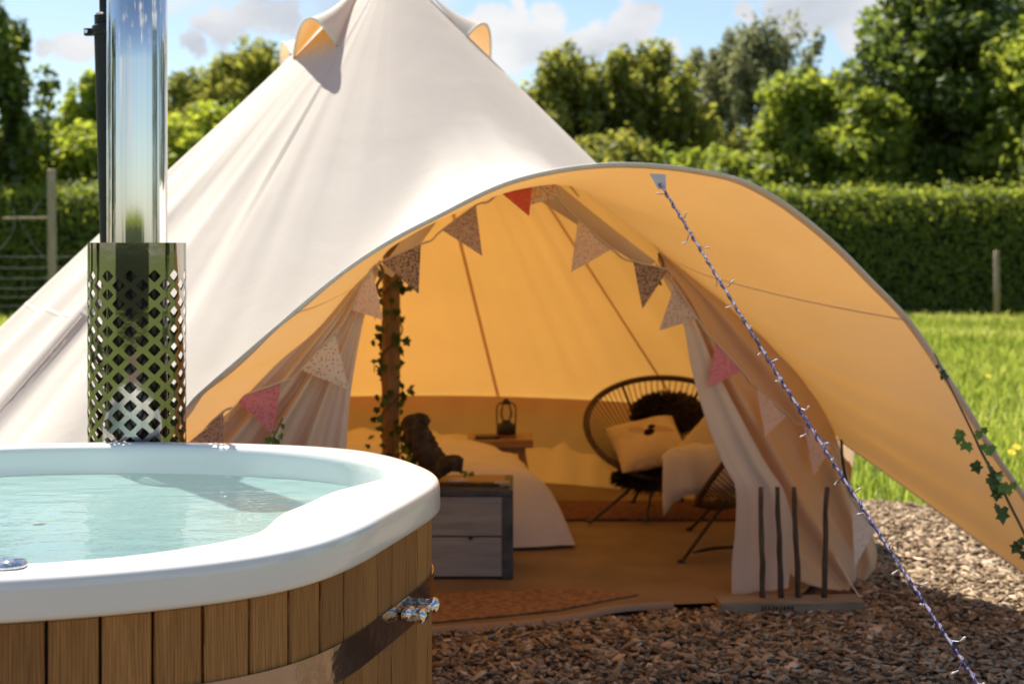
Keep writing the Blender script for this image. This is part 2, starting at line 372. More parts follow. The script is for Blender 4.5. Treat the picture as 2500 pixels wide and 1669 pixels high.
def water_mat():
    m, N, L, out = new_mat('water')
    tc = N.new('ShaderNodeTexCoord')
    n = N.new('ShaderNodeTexNoise'); n.inputs['Scale'].default_value = 9; n.inputs['Detail'].default_value = 3
    mp = N.new('ShaderNodeMapping'); mp.inputs['Scale'].default_value = (.8, 1.5, 1); L.new(tc.outputs['Object'], mp.inputs[0]); L.new(mp.outputs[0], n.inputs['Vector'])
    bp = N.new('ShaderNodeBump'); bp.inputs['Strength'].default_value = .45; bp.inputs['Distance'].default_value = .02; L.new(n.outputs[0], bp.inputs['Height'])
    g = N.new('ShaderNodeBsdfGlossy'); g.inputs['Roughness'].default_value = .015; L.new(bp.outputs[0], g.inputs['Normal'])
    t = N.new('ShaderNodeBsdfTransparent'); t.inputs[0].default_value = (.80, .97, .985, 1)
    sc_ = N.new('ShaderNodeBsdfDiffuse'); sc_.inputs[0].default_value = (.52, .82, .80, 1)
    body = N.new('ShaderNodeMixShader'); body.inputs[0].default_value = .25; L.new(t.outputs[0], body.inputs[1]); L.new(sc_.outputs[0], body.inputs[2])
    fr = N.new('ShaderNodeFresnel'); fr.inputs[0].default_value = 1.33; L.new(bp.outputs[0], fr.inputs['Normal'])
    mx = N.new('ShaderNodeMixShader'); L.new(fr.outputs[0], mx.inputs[0]); L.new(body.outputs[0], mx.inputs[1]); L.new(g.outputs[0], mx.inputs[2])
    L.new(mx.outputs[0], out.inputs[0]); return m
M['water'] = water_mat()

def glass_mat():
    m, N, L, out = new_mat('lamp_glass')
    t = N.new('ShaderNodeBsdfTransparent'); t.inputs[0].default_value = (.93, .93, .9, 1)
    g = N.new('ShaderNodeBsdfGlossy'); g.inputs['Roughness'].default_value = .03
    fr = N.new('ShaderNodeFresnel'); mx = N.new('ShaderNodeMixShader')
    L.new(fr.outputs[0], mx.inputs[0]); L.new(t.outputs[0], mx.inputs[1]); L.new(g.outputs[0], mx.inputs[2]); L.new(mx.outputs[0], out.inputs[0]); return m
M['glass'] = glass_mat()

def floral(name, base, spots, scale=60, dens=.36):
    m, N, L, out = new_mat(name)
    tc = N.new('ShaderNodeTexCoord'); v = N.new('ShaderNodeTexVoronoi'); v.inputs['Scale'].default_value = scale*1.8; L.new(tc.outputs['Object'], v.inputs['Vector'])
    r = ramp_node(N, [(dens-.06, (1, 1, 1)), (dens, (0, 0, 0))]); L.new(v.outputs['Distance'], r.inputs[0])
    rc = ramp_node(N, [(.2, spots[0]), (.5, spots[1 % len(spots)]), (.8, spots[2 % len(spots)])]); rc.color_ramp.interpolation = 'CONSTANT'
    sp = N.new('ShaderNodeSeparateColor'); L.new(v.outputs['Color'], sp.inputs[0]); L.new(sp.outputs[0], rc.inputs[0])
    mx = N.new('ShaderNodeMixRGB'); L.new(r.outputs[0], mx.inputs[0]); mx.inputs[1].default_value = (*base, 1); L.new(rc.outputs[0], mx.inputs[2])
    d = N.new('ShaderNodeBsdfDiffuse'); t = N.new('ShaderNodeBsdfTranslucent'); L.new(mx.outputs[0], d.inputs[0]); L.new(mx.outputs[0], t.inputs[0])
    ms = N.new('ShaderNodeMixShader'); ms.inputs[0].default_value = .25; L.new(d.outputs[0], ms.inputs[1]); L.new(t.outputs[0], ms.inputs[2]); L.new(ms.outputs[0], out.inputs[0])
    return m
FL = {
 'red': floral('flag_red', (.62, .11, .07), [(.75, .2, .12), (.5, .08, .05), (.62, .11, .07)], 90),
 'redfloral': floral('flag_red_floral', (.68, .55, .38), [(.62, .12, .06), (.7, .25, .12), (.6, .15, .1)], 55, .42),
 'brown': floral('flag_brown', (.50, .38, .34), [(.22, .14, .13), (.62, .45, .42), (.34, .22, .24)], 75, .45),
 'dark': floral('flag_dark', (.38, .28, .24), [(.10, .07, .07), (.52, .38, .33), (.16, .14, .10)], 65, .48),
 'peach': floral('flag_peach', (.82, .62, .52), [(.75, .45, .38), (.8, .66, .5), (.6, .5, .46)], 50, .4),
 'cream': floral('flag_cream', (.82, .72, .62), [(.62, .26, .24), (.4, .42, .3), (.7, .5, .24)], 48, .36),
 'pink': floral('flag_pink', (.80, .30, .34), [(.55, .17, .25), (.45, .3, .4), (.7, .35, .35)], 60, .42),
 'check': floral('flag_check', (.82, .64, .55), [(.58, .34, .28), (.6, .4, .32), (.66, .5, .42)], 70, .4),
 'tan': floral('flag_tan', (.66, .57, .52), [(.42, .34, .34), (.55, .42, .36), (.3, .28, .3)], 70, .45),
 'white': floral('flag_white', (.86, .82, .80), [(.7, .6, .58), (.7, .64, .6), (.74, .68, .64)], 40),
}

# ------------------------------------------------------------------ the ground
C = Vector((-0.61, 7.2, 0)); TR = 2.5; APEX = 3.04; EAVE = 0.57
SL = (APEX-EAVE)/TR
def ground_z(x, y):
    return 0.0
gr = MB()
xs = [-600, -150, -60, -30, -14, -6, 0, 6, 14, 30, 60, 150, 600]; ys = [-300, -60, -10, 0, 10, 20, 32, 60, 120, 300, 900]
gr.grid([[Vector((x, y, -.03)) for y in ys] for x in xs])
tag(gr.build('ground', M['turf']), kind='structure')
# bark bed, irregular outline
bed_out = []
for k in range(72):
    a = 2*math.pi*k/72; r = 3.55+.18*math.sin(3*a+1)+.1*math.sin(7*a)
    x, y = .1+math.cos(a)*r*1.35, 5.75+math.sin(a)*r*(1 if math.sin(a) > 0 else 5.5)  # near side stretched behind the camera to bring brown into the metal reflections
    bed_out.append(Vector((x, y, -.012)))
b = MB(); b.add(bed_out, [list(range(72))]); tag(b.build('bark_bed', M['soil']), kind='structure')
bed_xy = np.array([(p.x, p.y) for p in bed_out])
def in_bed(x, y):
    yy = (y-5.75)/np.where(y > 5.75, 1, 5.5); xx = (x-.1)/1.35
    a = np.arctan2(yy, xx); r = np.hypot(xx, yy)
    return r < 3.5+.18*np.sin(3*a+1)+.1*np.sin(7*a)

def bark_chips(n=76000):
    x = RNG.uniform(-1.2, 4.6, n*3); y = RNG.uniform(3.4, 9.4, n*3)
    keep = in_bed(x, y) & ((np.hypot(x-C.x, y-C.y) > 2.38) | ((x-C.x)*.5-(y-C.y)*.866 > 1.0)) & (y < np.interp(x, [-.6, .3, 1.0, 1.6, 1.7], [5.75, 6.02, 6.28, 6.45, 20])) & (np.hypot(x+1.17, y-3.5) > .85)
    # dense where the camera looks, sparse elsewhere
    vis = (x > (-190/F)*y) | (RNG.random(n*3) < .06)
    keep &= vis & ~((y < 4.2) & (RNG.random(n*3) < .5))
    x, y = x[keep][:n], y[keep][:n]; n = len(x)
    Ls = RNG.gamma(4, .0070, n)+.006; W = Ls*RNG.uniform(.3, .6, n); T = RNG.uniform(.003, .008, n)
    z = RNG.uniform(-.006, .028, n)
    yaw = RNG.uniform(0, 2*np.pi, n); pit = RNG.normal(0, .28, n); rol = RNG.normal(0, .3, n)
    cube = np.array([(-1,-1,-1),(1,-.8,-1),(1,.8,-1),(-1,1,-1),(-.85,-.8,1),(.8,-.9,1),(.9,.6,1),(-.9,.8,1)], float)*.5
    v = cube[None]*np.stack([Ls, W, T], 1)[:, None, :]
    v = v*(1+RNG.normal(0, .12, v.shape))
    cy, sy = np.cos(yaw), np.sin(yaw); cp, sp = np.cos(pit), np.sin(pit); cr, sr = np.cos(rol), np.sin(rol)
    X, Y, Z = v[..., 0], v[..., 1], v[..., 2]
    Y, Z = Y*cr[:, None]-Z*sr[:, None], Y*sr[:, None]+Z*cr[:, None]
    X, Z = X*cp[:, None]-Z*sp[:, None], X*sp[:, None]+Z*cp[:, None]
    X, Y = X*cy[:, None]-Y*sy[:, None], X*sy[:, None]+Y*cy[:, None]
    v = np.stack([X+x[:, None], Y+y[:, None], Z+z[:, None]], -1)
    q = np.array([[0,3,2,1],[4,5,6,7],[0,1,5,4],[1,2,6,5],[2,3,7,6],[3,0,4,7]])
    loops = (q[None]+8*np.arange(n)[:, None, None]).ravel()
    me = fast_mesh('bark_chips', v, np.full(n*6, 4), loops)
    a = me.attributes.new('tint', 'FLOAT', 'POINT'); t = np.clip(RNG.normal(.32, .2, n), 0, .85)
    a.data.foreach_set('value', np.repeat(t, 8).astype(np.float32))
    o = link('bark_chips', me, M['chip']); tag(o, 'loose brown bark chips spread over the ground round the tent', 'bark chips', kind='stuff')
bark_chips()

def grass_field():
    parts = []
    def zone(n, x0, x1, y0, y1, h, w):
        x = RNG.uniform(x0, x1, n); u = RNG.random(n); y = y0+(y1-y0)*u**1.25
        k = ~in_bed(x, y); x, y = x[k], y[k]; n = len(x)
        sc = (.7+y/26)
        hh = h*RNG.gamma(6, 1/6, n); ww = w*sc*RNG.uniform(.6, 1.5, n); a = RNG.uniform(0, 2*np.pi, n)
        ln = RNG.normal(0, .35, (n, 2))*hh[:, None]
        dx, dy = np.cos(a)*ww/2, np.sin(a)*ww/2
        b0 = np.stack([x-dx, y-dy, np.full(n, -.03)], 1); b1 = np.stack([x+dx, y+dy, np.full(n, -.03)], 1)
        m0 = np.stack([x-dx*.7+ln[:, 0]*.35, y-dy*.7+ln[:, 1]*.35, hh*.6], 1); m1 = np.stack([x+dx*.7+ln[:, 0]*.35, y+dy*.7+ln[:, 1]*.35, hh*.6], 1)
        tp = np.stack([x+ln[:, 0], y+ln[:, 1], hh], 1)
        patch = np.array([noise.noise(Vector((p*.35, q*.35, 3))) for p, q in zip(x[::1], y[::1])])
        t = np.clip(.42+.55*patch+RNG.normal(0, .13, n), 0, 1)
        parts.append((np.stack([b0, b1, m0, m1, tp], 1), t))
    zone(80000, 1.6, 11.5, 8.4, 31.5, .085, .014)
    zone(16000, -13, -3.5, 8, 31.5, .12, .02)
    V = np.concatenate([p[0] for p in parts]); T = np.concatenate([p[1] for p in parts]); n = len(V)
    base = 5*np.arange(n)[:, None]
    loops = np.concatenate([base+np.array([0, 1, 3, 2]), base+np.array([2, 3, 4])], 1).ravel()
    me = fast_mesh('meadow_grass', V, np.tile([4, 3], n), loops)
    a = me.attributes.new('tint', 'FLOAT', 'POINT'); a.data.foreach_set('value', np.repeat(T, 5).astype(np.float32))
    tag(link('meadow_grass', me, M['grass']), 'long sunlit meadow grass behind the tent', 'grass', kind='stuff')
grass_field()

# ------------------------------------------------------------------ bell tent
def cone_pt(az, r, off=0):
    a = R(az); z = APEX-SL*r
    n = Vector((math.sin(a)*SL, -math.cos(a)*SL, 1)).normalized()
    return Vector((C.x+r*math.sin(a), C.y-r*math.cos(a), z))+n*off
def cone_hit(px, py):
    d = Vector(((px-1250)/F, 1, -(py-YH)/F)); o = Vector((-C.x, -C.y, CH-APEX))
    k = 1/SL**2
    A = d.x**2+d.y**2-k*d.z**2; B = 2*(o.x*d.x+o.y*d.y-k*o.z*d.z); c = o.x**2+o.y**2-k*o.z**2
    disc = max(B*B-4*A*c, 0)
    t = (-B-math.sqrt(disc))/(2*A)
    return Vector((0, 0, CH))+d*t
ATT = [(-22, 2.5), (-10, 2.02), (3, 1.53), (16, 1.10), (30, .86), (44, 1.10), (57, 1.53), (76, 1.98), (93, 2.40)]
_aa = np.linspace(-22, 93, 461); _rr = np.interp(_aa, [a for a, _ in ATT], [r for _, r in ATT])
_kk = np.exp(-.5*(np.arange(-40, 41)/18.0)**2); _kk /= _kk.sum()
_lo = 2*_rr[0]-_rr[40:0:-1]; _hi = 2*_rr[-1]-_rr[-2:-42:-1]
_rs = np.convolve(np.concatenate((_lo, _rr, _hi)), _kk, 'valid')
def att_r(az):
    return float(np.interp(az, _aa, _rs))
def wrinkle(az, r):
    t = r/TR
    w = noise.noise(Vector((az*.16, t*.9, 1.3)))*.032+noise.noise(Vector((az*.42, t*1.1, 5.1)))*.012
    msk = .35+.65*max(0, noise.noise(Vector((az*.05, .2, 8)))+.35)
    left = float(np.interp(az, [-60, -35, -12, 20, 110, 130, 338], [1.25, 1.0, .22, .10, .10, .5, .8]))
    # deep drag folds on the side that faces the tub
    if az < -8 or az > 250: w += .050*min(1, max(0, (-8-(az if az < 180 else az-360))/14))*math.sin((az if az < 180 else az-360)*.55+noise.noise(Vector((az*.2, t*2, 0)))*2.0)*max(0, min(1, (t-.22)*2))
    return w*msk*left*min(1, t*2.2)*min(1, (1.0-t)*8+.15)

tent = thing('bell_tent', 'cream canvas bell tent with a wide arched porch canopy', 'tent', (C.x, C.y, 0))
TOFF = Vector((-C.x, -C.y, 0))
def tpart(mb, name, mat, smooth=True, parent=tent, **k):
    mb.v = [v+TOFF for v in mb.v]
    return mb.build(name, mat, parent, smooth=smooth, **k)

azs = [float(a) for a in np.linspace(-22, 93, 154)]+list(np.arange(93.75, 338, .75))
def eoff(az):
    EO = P(2047, 1071, 7.0)-cone_pt(93, 2.40)
    return EO*float(np.interp(az, [57, 66, 75, 84, 93, 100, 114], [0, .12, .36, .66, 1, .5, 0]))
rows = []
NR = 46
for az in azs:
    rm = att_r(az) if az <= 93.1 else (np.interp(az, [93, 112], [2.40, TR]) if az < 112 else TR)
    rows.append([cone_pt(az, .02+(rm-.02)*(k/NR), wrinkle(az, .02+(rm-.02)*(k/NR)))+eoff(az)*(k/NR)**4 for k in range(NR+1)])
EOFF = P(2047, 1071, 7.0)-cone_pt(93, 2.40)
edge_att = {az: rows[i][-1] for i, az in enumerate(azs) if az <= 93}

# side wall below the eave
m = MB(); rows2 = []
for az in np.arange(93, 338.1, 1.0):
    az_ = az; a = R(az_)
    wob = noise.noise(Vector((az*.22, 0, 2)))
    col = []
    for k in range(9):
        t = k/8
        rr = TR-.03+.05*t*wob+.015*noise.noise(Vector((az*.5, t*2, 7)))-.05*t
        if az < 112: rr += np.interp(az, [93, 112], [-.1, 0])
        col.append(Vector((C.x+rr*math.sin(a), C.y-rr*math.cos(a), EAVE+.006-(EAVE-.005)*t)))
    rows2.append(col)
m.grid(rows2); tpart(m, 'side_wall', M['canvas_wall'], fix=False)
# eave valance
m = MB(); rv = []
for az in np.arange(112, 338, 1.0):
    a = R(az); rv.append([cone_pt(az, TR-.004, -.004), Vector((C.x+(TR+.02)*math.sin(a), C.y-(TR+.02)*math.cos(a), EAVE-.10+.008*math.sin(az*.6)))])
m.grid(rv); tpart(m, 'valance', M['canvas_wall'], fix=False)

# radial seams
for k in range(12):
    az = (168+30*k) % 360
    if az > 338: az -= 360
    rm = att_r(az) if -22 <= az <= 93 else TR
    m = MB(); rr = []
    for i in range(31):
        r = .05+(rm-.06)*i/30; wd = math.degrees(.011/max(r, .05))
        w0 = wrinkle(az, r)
        rr.append([cone_pt(az-wd, r, w0-.007), cone_pt(az+wd, r, w0-.007)])
    m.grid(rr); tpart(m, 'seam', M['canvas'], fix=False)

for r_s, a0, a1 in ((1.74, -110, -30),):
    m = MB(); rr = []
    for az in np.arange(a0, a1, 1.0):
        az2 = az if az > 0 else az+360
        w0 = wrinkle(az2 if az2 < 338 else az, r_s)
        rr.append([cone_pt(az, r_s-.006, w0+.0015), cone_pt(az, r_s+.006, wrinkle(az2 if az2 < 338 else az, r_s+.006)+.0015)])
    m.grid(rr); tpart(m, 'seam', M['hem'], fix=False)
# porch canopy: from the attachment curve on the cone out to the rim
KL = cone_hit(915, 640); KR = cone_hit(1635, 655)
rim_px = [(120, 1420, 4.86, -22), (215, 1300, 4.86, -20), (330, 1150, 4.90, -17), (400, 1060, 4.92, -14), (452, 1000, 4.93, -11), (479, 968, 4.93, -9), (638, 830, 4.90, -2),
          (745, 738, 4.88, 3), (851, 654, 4.88, 8), (958, 585, 4.89, 13), (1064, 530, 4.92, 17), (1224, 452, 5.0, 22), (1360, 416, 5.08, 26), (1490, 401, 5.15, 29), (1610, 404, 5.22, 32),
          (1720, 418, 5.28, 35), (1809, 438, 5.33, 38), (1890, 478, 5.40, 41), (1968, 533, 5.47, 45), (2050, 603, 5.56, 49), (2128, 682, 5.65, 53), (2224, 784, 5.75, 58), (2341, 958, 5.82, 66),
          (2426, 1096, 5.83, 73), (2500, 1205, 5.82, 79), (2620, 1385, 5.76, 86), (2758, 1577, 5.68, 93)]
raz = [q[3] for q in rim_px]; rpt = np.array([P(*q[:3]) for q in rim_px])
def rim(az):
    # smooth cubic through the measured points
    i = int(np.clip(np.searchsorted(raz, az)-1, 0, len(raz)-2)); t = (az-raz[i])/(raz[i+1]-raz[i])
    p1, p2 = rpt[i], rpt[i+1]
    m1 = (rpt[i+1]-rpt[i-1])/(raz[i+1]-raz[i-1]) if i > 0 else (p2-p1)/(raz[i+1]-raz[i])
    m2 = (rpt[i+2]-rpt[i])/(raz[i+2]-raz[i]) if i+2 < len(rpt) else (p2-p1)/(raz[i+1]-raz[i])
    h = raz[i+1]-raz[i]; t2, t3 = t*t, t**3
    return Vector((2*t3-3*t2+1)*p1+(t3-2*t2+t)*h*m1+(-2*t3+3*t2)*p2+(t3-t2)*h*m2)
can_rows = []; NT = 30
can_az = [az for az in azs if az <= 93]
for az in can_az:
    A = edge_att[az]; B = rim(az); r0 = att_r(az)
    L_ = (B-A).length
    down = (cone_pt(az, r0+.1)-cone_pt(az, r0)).normalized()
    ctl = A+down*min(.42*L_, .62)
    low = max(0, (az-58)/35); side = 1-abs(az-30)/60
    mid = (A+B)/2
    # right of the knot the panel hangs flatter
    ctl = ctl.lerp(mid+Vector((0, 0, -.012)), .9*min(1, max(0, (az-36)/20, (26-az)/22)))
    row = []
    for k in range(NT+1):
        t = k/NT
        p = A*(1-t)**2+ctl*2*t*(1-t)+B*t*t
        if 0 < k:
            n_ = Vector((math.sin(R(az))*.6, -math.cos(R(az))*.6, .6)).normalized()
            f1 = noise.noise(Vector((az*.16, t*.8, 11)))*.016
            if az > 62: f1 += .026*math.sin(az*.95+t*1.5)*math.exp(-3.2*t)*min(1, t*6)*min(1, (az-62)/8)
            if az < 8: f1 += .018*math.sin(az*.8+2.5*t)*min(1, (8-az)/8)
            p = p+n_*f1*math.sin(math.pi*min(1, t*1.0))**.5*(1 if k < NT else 0)
        row.append(p)
    can_rows.append(row)
# relax the join so that the canvas runs over it in one sweep, then give both parts the same normals there
for i in range(len(can_rows)):
    colp = [p.copy() for p in rows[i]]+[p.copy() for p in can_rows[i][1:]]
    J = NR; wj = float(np.interp(can_az[i], [-22, -12, 80, 93], [0, 1, 1, 0]))
    for it in range(40):
        new = list(colp)
        for k in range(max(1, J-16), min(len(colp)-1, J+16)):
            new[k] = colp[k].lerp((colp[k-1]+colp[k+1])/2, .5*wj)
        colp = new
    rows[i] = colp[:NR+1]; can_rows[i] = colp[NR:]
for az, r_ in zip(can_az, can_rows): edge_att[az] = r_[0]
def grid_normals(g, closed):
    a = np.array([[tuple(p) for p in r] for r in g]); du = np.roll(a, -1, 0)-np.roll(a, 1, 0) if closed else np.gradient(a, axis=0); dv = np.gradient(a, axis=1)
    n = np.cross(dv, du); n /= np.maximum(np.linalg.norm(n, axis=2), 1e-9)[..., None]; return n
full = [rows[i]+can_rows[i][1:] for i in range(len(can_rows))]
nf = grid_normals(full, False); nr_ = grid_normals(rows, True); nc = nf[:, NR:]
nr_[:len(full)] = np.where(np.arange(len(full))[:, None, None] > 0, nf[:, :NR+1], nr_[:len(full)])
m = MB(); m.grid(rows, closed_u=True); roof = tpart(m, 'roof', M['canvas'], fix=False)
m = MB(); m.grid(can_rows); canopy = tpart(m, 'porch_canopy', M['canvas'], fix=False)
for ob, nn_ in ((roof, nr_), (canopy, nc)):
    v = nn_.reshape(-1, 3); pn = ob.data.polygons[200].normal
    if pn.dot(Vector(v[ob.data.polygons[200].vertices[0]])) < 0: v = -v
    ob.data.normals_split_custom_set_from_vertices([tuple(x) for x in v])
# seam of the canopy from the right-hand knot to the rim
for saz in (58, 2):
    m = MB(); rr = []
    i0 = min(range(len(can_az)), key=lambda i: abs(can_az[i]-saz))
    for k in range(NT+1):
        p = can_rows[i0][k]; q = can_rows[i0+1][k]; w = (q-p).normalized()*.012 if (q-p).length > 1e-5 else Vector((.01, 0, 0))
        off = Vector((0, .004, -.008)); rr.append([p-w*.6+off, p+w*.6+off])
    m.grid(rr); tpart(m, 'seam', M['hem'], fix=False)
# hem tape round the rim
rim_line = [r[-1] for r in can_rows]
m = MB(); hr = []
for i, p in enumerate(rim_line):
    inn = (can_rows[i][-2]-p); inn = inn.normalized() if inn.length > 1e-6 else Vector((0, 1, 0))
    hr.append([p+inn*.032+Vector((0, .002, -.007)), p+inn*.015+Vector((0, -.002, -.009)), p+Vector((0, -.003, -.007)), p+Vector((0, -.006, .005)), p+inn*.012+Vector((0, 0, .009)), p+inn*.032+Vector((0, 0, .005))])
m.grid(hr); tpart(m, 'hem', M['hem'], fix=False)
m = MB(); m.tube(rim_line[::2], .0042, 6); tpart(m, 'hem_cord', M['hem'])
# lower edge of canopy, rolled hem
m = MB(); m.tube([can_rows[-1][k]+Vector((0, 0, 0)) for k in range(NT+1)], .007, 6); tpart(m, 'hem_cord', M['hem'])

# front panels and tied-back door flaps under the canopy
def fold_sheet(name, left, right, nv, nf, amp, phase, mat, start=0.05, ph2=0):
    """cloth between two edge polylines that start in one knot; folds fan out of it"""
    L_ = catmull(left, 10); R_ = catmull(right, 10); n = min(len(L_), len(R_))
    def at(l, t):
        x = t*(len(l)-1); i = min(int(x), len(l)-2); return l[i].lerp(l[i+1], x-i)
    rows = []
    NVV = 70; NUU = nv
    for j in range(NVV+1):
        t = j/NVV; a = at(L_, t); b_ = at(R_, t); w = (b_-a).length
        row = []
        for i in range(NUU+1):
            s = i/NUU; p = a.lerp(b_, s)
            ff = math.sin(2*math.pi*nf*s+phase+1.2*noise.noise(Vector((s*3, t*1.3, ph2))))+.5*math.sin(2*math.pi*nf*1.9*s+phase*2+.8*t)
            d = amp*min(1, w/.5)*ff*math.sin(math.pi*s)**.5
            row.append(p+Vector((.12*d, -d, 0)))
        rows.append(row)
    m = MB(); m.grid(rows); 
    bv = BVHTree.FromPolygons([tuple(v) for v in m.v], m.f)
    tpart(m, name, mat, fix=False); return bv
eR = edge_att[93.0] if 93.0 in edge_att else rows[0][-1]
eL = edge_att[-22.0] if -22.0 in edge_att else rows[0][-1]
def along(az0, az1, n):
    ks = sorted(edge_att); nrm_ = [Vector((math.sin(R(a))*SL, -math.cos(R(a))*SL, 1)).normalized() for a in np.linspace(az0, az1, n)]
    return [edge_att[min(ks, key=lambda q: abs(q-a))]-v*.008 for a, v in zip(np.linspace(az0, az1, n), nrm_)]
BV = []
right_out = along(57, 93, 12)+[P(2082, 1190, 6.95), P(2138, 1330, 6.85), P(2132, 1395, 6.80), P(2095, 1440, 6.72)]
right_in = [cone_pt(57, att_r(57), -.012), P(1668, 760, 6.30), P(1712, 930, 6.36), P(1760, 1080, 6.44), P(1810, 1180, 6.50), P(1868, 1300, 6.55), P(1915, 1385, 6.56), P(1960, 1420, 6.55), P(2010, 1435, 6.55), P(2050, 1440, 6.55)]
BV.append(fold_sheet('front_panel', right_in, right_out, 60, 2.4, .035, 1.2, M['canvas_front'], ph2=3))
# door flap on the right: folded back band, and its skirt
fl_in = [cone_pt(57, att_r(57), -.03), P(1662, 770, 6.24), P(1688, 900, 6.28), P(1725, 1030, 6.32), P(1765, 1130, 6.36), P(1795, 1190, 6.38), P(1795, 1290, 6.42), P(1787, 1370, 6.45), P(1786, 1452, 6.46)]
fl_out = [cone_pt(57, att_r(57), -.03)+Vector((.01, 0, 0)), P(1690, 770, 6.27), P(1748, 900, 6.32), P(1815, 1030, 6.37), P(1870, 1130, 6.42), P(1915, 1200, 6.45), P(1935, 1290, 6.48), P(1930, 1370, 6.50), P(1925, 1434, 6.50)]
BV.append(fold_sheet('door_flap', fl_in, fl_out, 40, 1.5, .022, .4, M['canvas_flap'], ph2=9))
left_out = along(3, -22, 12)+[Vector((eL.x, eL.y+.05, .3)), Vector((eL.x+.03, eL.y+.08, .01))]
left_in = [cone_pt(3, att_r(3), -.012), P(893, 760, 5.50), P(870, 870, 5.45), P(854, 980, 5.42), P(846, 1090, 5.42), P(842, 1250, 5.42), P(840, 1450, 5.45), P(838, 1600, 5.48)]
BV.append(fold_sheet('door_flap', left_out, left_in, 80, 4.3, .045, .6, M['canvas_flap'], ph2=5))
# apex gusset strips beside the door opening (folded canvas between apex and knots)
for (z0, z1, sgn) in ((31, 57, 1), (29, 3, -1)):
    pts_a = [cone_pt(a, att_r(a), -.02) for a in np.linspace(z0, z1, 12)]
    rr = []
    for i, p in enumerate(pts_a):
        t = i/11; dn = Vector((0, .03, -1)).normalized()*(.14*(1-t)+.03)
        rr.append([p, p+dn*.5+Vector((-.03*sgn, -.02*math.sin(3*t), 0)), p+dn+Vector((-.05*sgn, .02, 0))])
    m = MB(); m.grid(rr); tpart(m, 'door_edge', M['canvas_flap'], fix=False)
# tie loops at the knots
for K in (cone_pt(57, att_r(57), -.01), cone_pt(3, att_r(3), -.01)):
    m = MB(); m.tube(catmull([K+Vector((0, -.03, .03)), K+Vector((.02, -.05, -.02)), K+Vector((-.005, -.05, -.07)), K+Vector((.01, -.04, -.11))], 5), .006, 6); tpart(m, 'toggle', M['stem'])
# dark webbing at the right eave
m = MB(); m.tube(catmull([eR+Vector((0, -.06, .0)), P(2058, 1130, 6.8), P(2068, 1180, 6.8), P(2078, 1210, 6.8)], 5), .008, 6); tpart(m, 'strap', M['black_metal'])
# vents near the top
def vent(name, q, l, pk, r, nseg=16):
    rr = []
    for i in range(nseg+1):
        s = i/nseg
        a = l*(1-s)**2+(pk*2-(l+r)*.5)*2*s*(1-s)+r*s*s
        row = []
        for k in range(11):
            t = k/10; p = q.lerp(a, t)
            p = p+Vector((0, 0, -.035*math.sin(math.pi*t)*math.sin(math.pi*s)))
            row.append(p)
        rr.append(row)
    m = MB(); m.grid(rr); o = tpart(m, name, M['canvas'], fix=False)
    m = MB(); m.tube([x[-1] for x in rr], .007, 6); e = tpart(m, 'hem_cord', M['hem'], parent=o)
vL = cone_hit(717, 142); vR = cone_hit(822, 112); vQ = cone_hit(885, -50)
vent('vent_hood', vQ, vL, P(752, 46, (vL.y+vR.y)/2-.16), vR)
vent('vent_hood', P(1030, -35, 7.15), P(1138, 92, 7.05), P(1188, 62, 7.25), P(1196, 152, 7.45))
vent('vent_hood', P(815, 30, 7.5), P(712, 140, 7.3), P(690, 105, 7.5), P(686, 158, 7.6))
# centre pole
m = MB(); pts = [Vector((C.x-.004*math.sin(z*2), C.y, z)) for z in np.linspace(.03, 3.0, 14)]
m.tube(pts, [.046+.003*math.sin(i*1.7) for i in range(14)], 14); tpart(m, 'centre_pole', M['pole_wood'])

# ------------------------------------------------------------------ floor of the tent
fe = [P(1010, 1556, 5.82), P(1060, 1545, 5.89), P(1200, 1534, 5.95), P(1330, 1521, 6.03), P(1420, 1508, 6.12), P(1500, 1492, 6.22), P(1640, 1484, 6.28), P(1790, 1478, 6.32), P(1960, 1455, 6.48)]
fe = [Vector((p.x, p.y, .02)) for p in fe]
outer = [Vector((C.x+2.40*math.sin(R(a)), C.y-2.40*math.cos(R(a)), .02)) for a in range(96, 342, 6)]
ln = [Vector((-1.3, 5.25, .02)), Vector((-.9, 5.6, .02))]
m = MB(); poly = fe+outer+ln; m.add(poly, [list(range(len(poly)))])
gs = link('groundsheet', m.mesh('groundsheet'), M['groundsheet']); tag(gs, 'tan canvas groundsheet covering the floor of the tent', 'groundsheet')
# rolled front edge
m = MB(); rr = []
for i, p in enumerate(catmull(fe[:7], 6)):
    w = .075 if i < 24 else max(.03, .075-(i-24)*.006)
    rr.append([p+Vector((0, .012, .006)), p+Vector((.002, -.4*w, .018)), p+Vector((.005, -w, .010)), p+Vector((.005, -w-.004, -.01))])
m.grid(rr); ed = m.build('rolled_edge', M['edge'], gs, smooth=True, fix=False)
m = MB()
mat_pts = [P(1030, 1532, 5.95), P(1200, 1516, 6.05), P(1350, 1502, 6.15), P(1480, 1478, 6.33), P(1560, 1462, 6.44), P(1430, 1450, 6.53), P(1200, 1455, 6.49), P(1010, 1466, 6.42)]
lo = [Vector((p.x, p.y, .0235)) for p in mat_pts]; hi = [Vector((p.x, p.y, .029)) for p in mat_pts]; k = len(lo)
m.add(lo+hi, [list(range(k, 2*k))]+[[i, (i+1) % k, k+(i+1) % k, k+i] for i in range(k)])
tag(m.build('coir_mat', M['coir']), 'reddish brown coir doormat at the tent threshold', 'doormat')
m = MB(); m.box((.20, 8.15, .026), (1.75, 8.72, .036)); tag(m.build('rug', M['rug'], bevel=.003), 'dark red patterned rug along the back of the tent', 'rug')

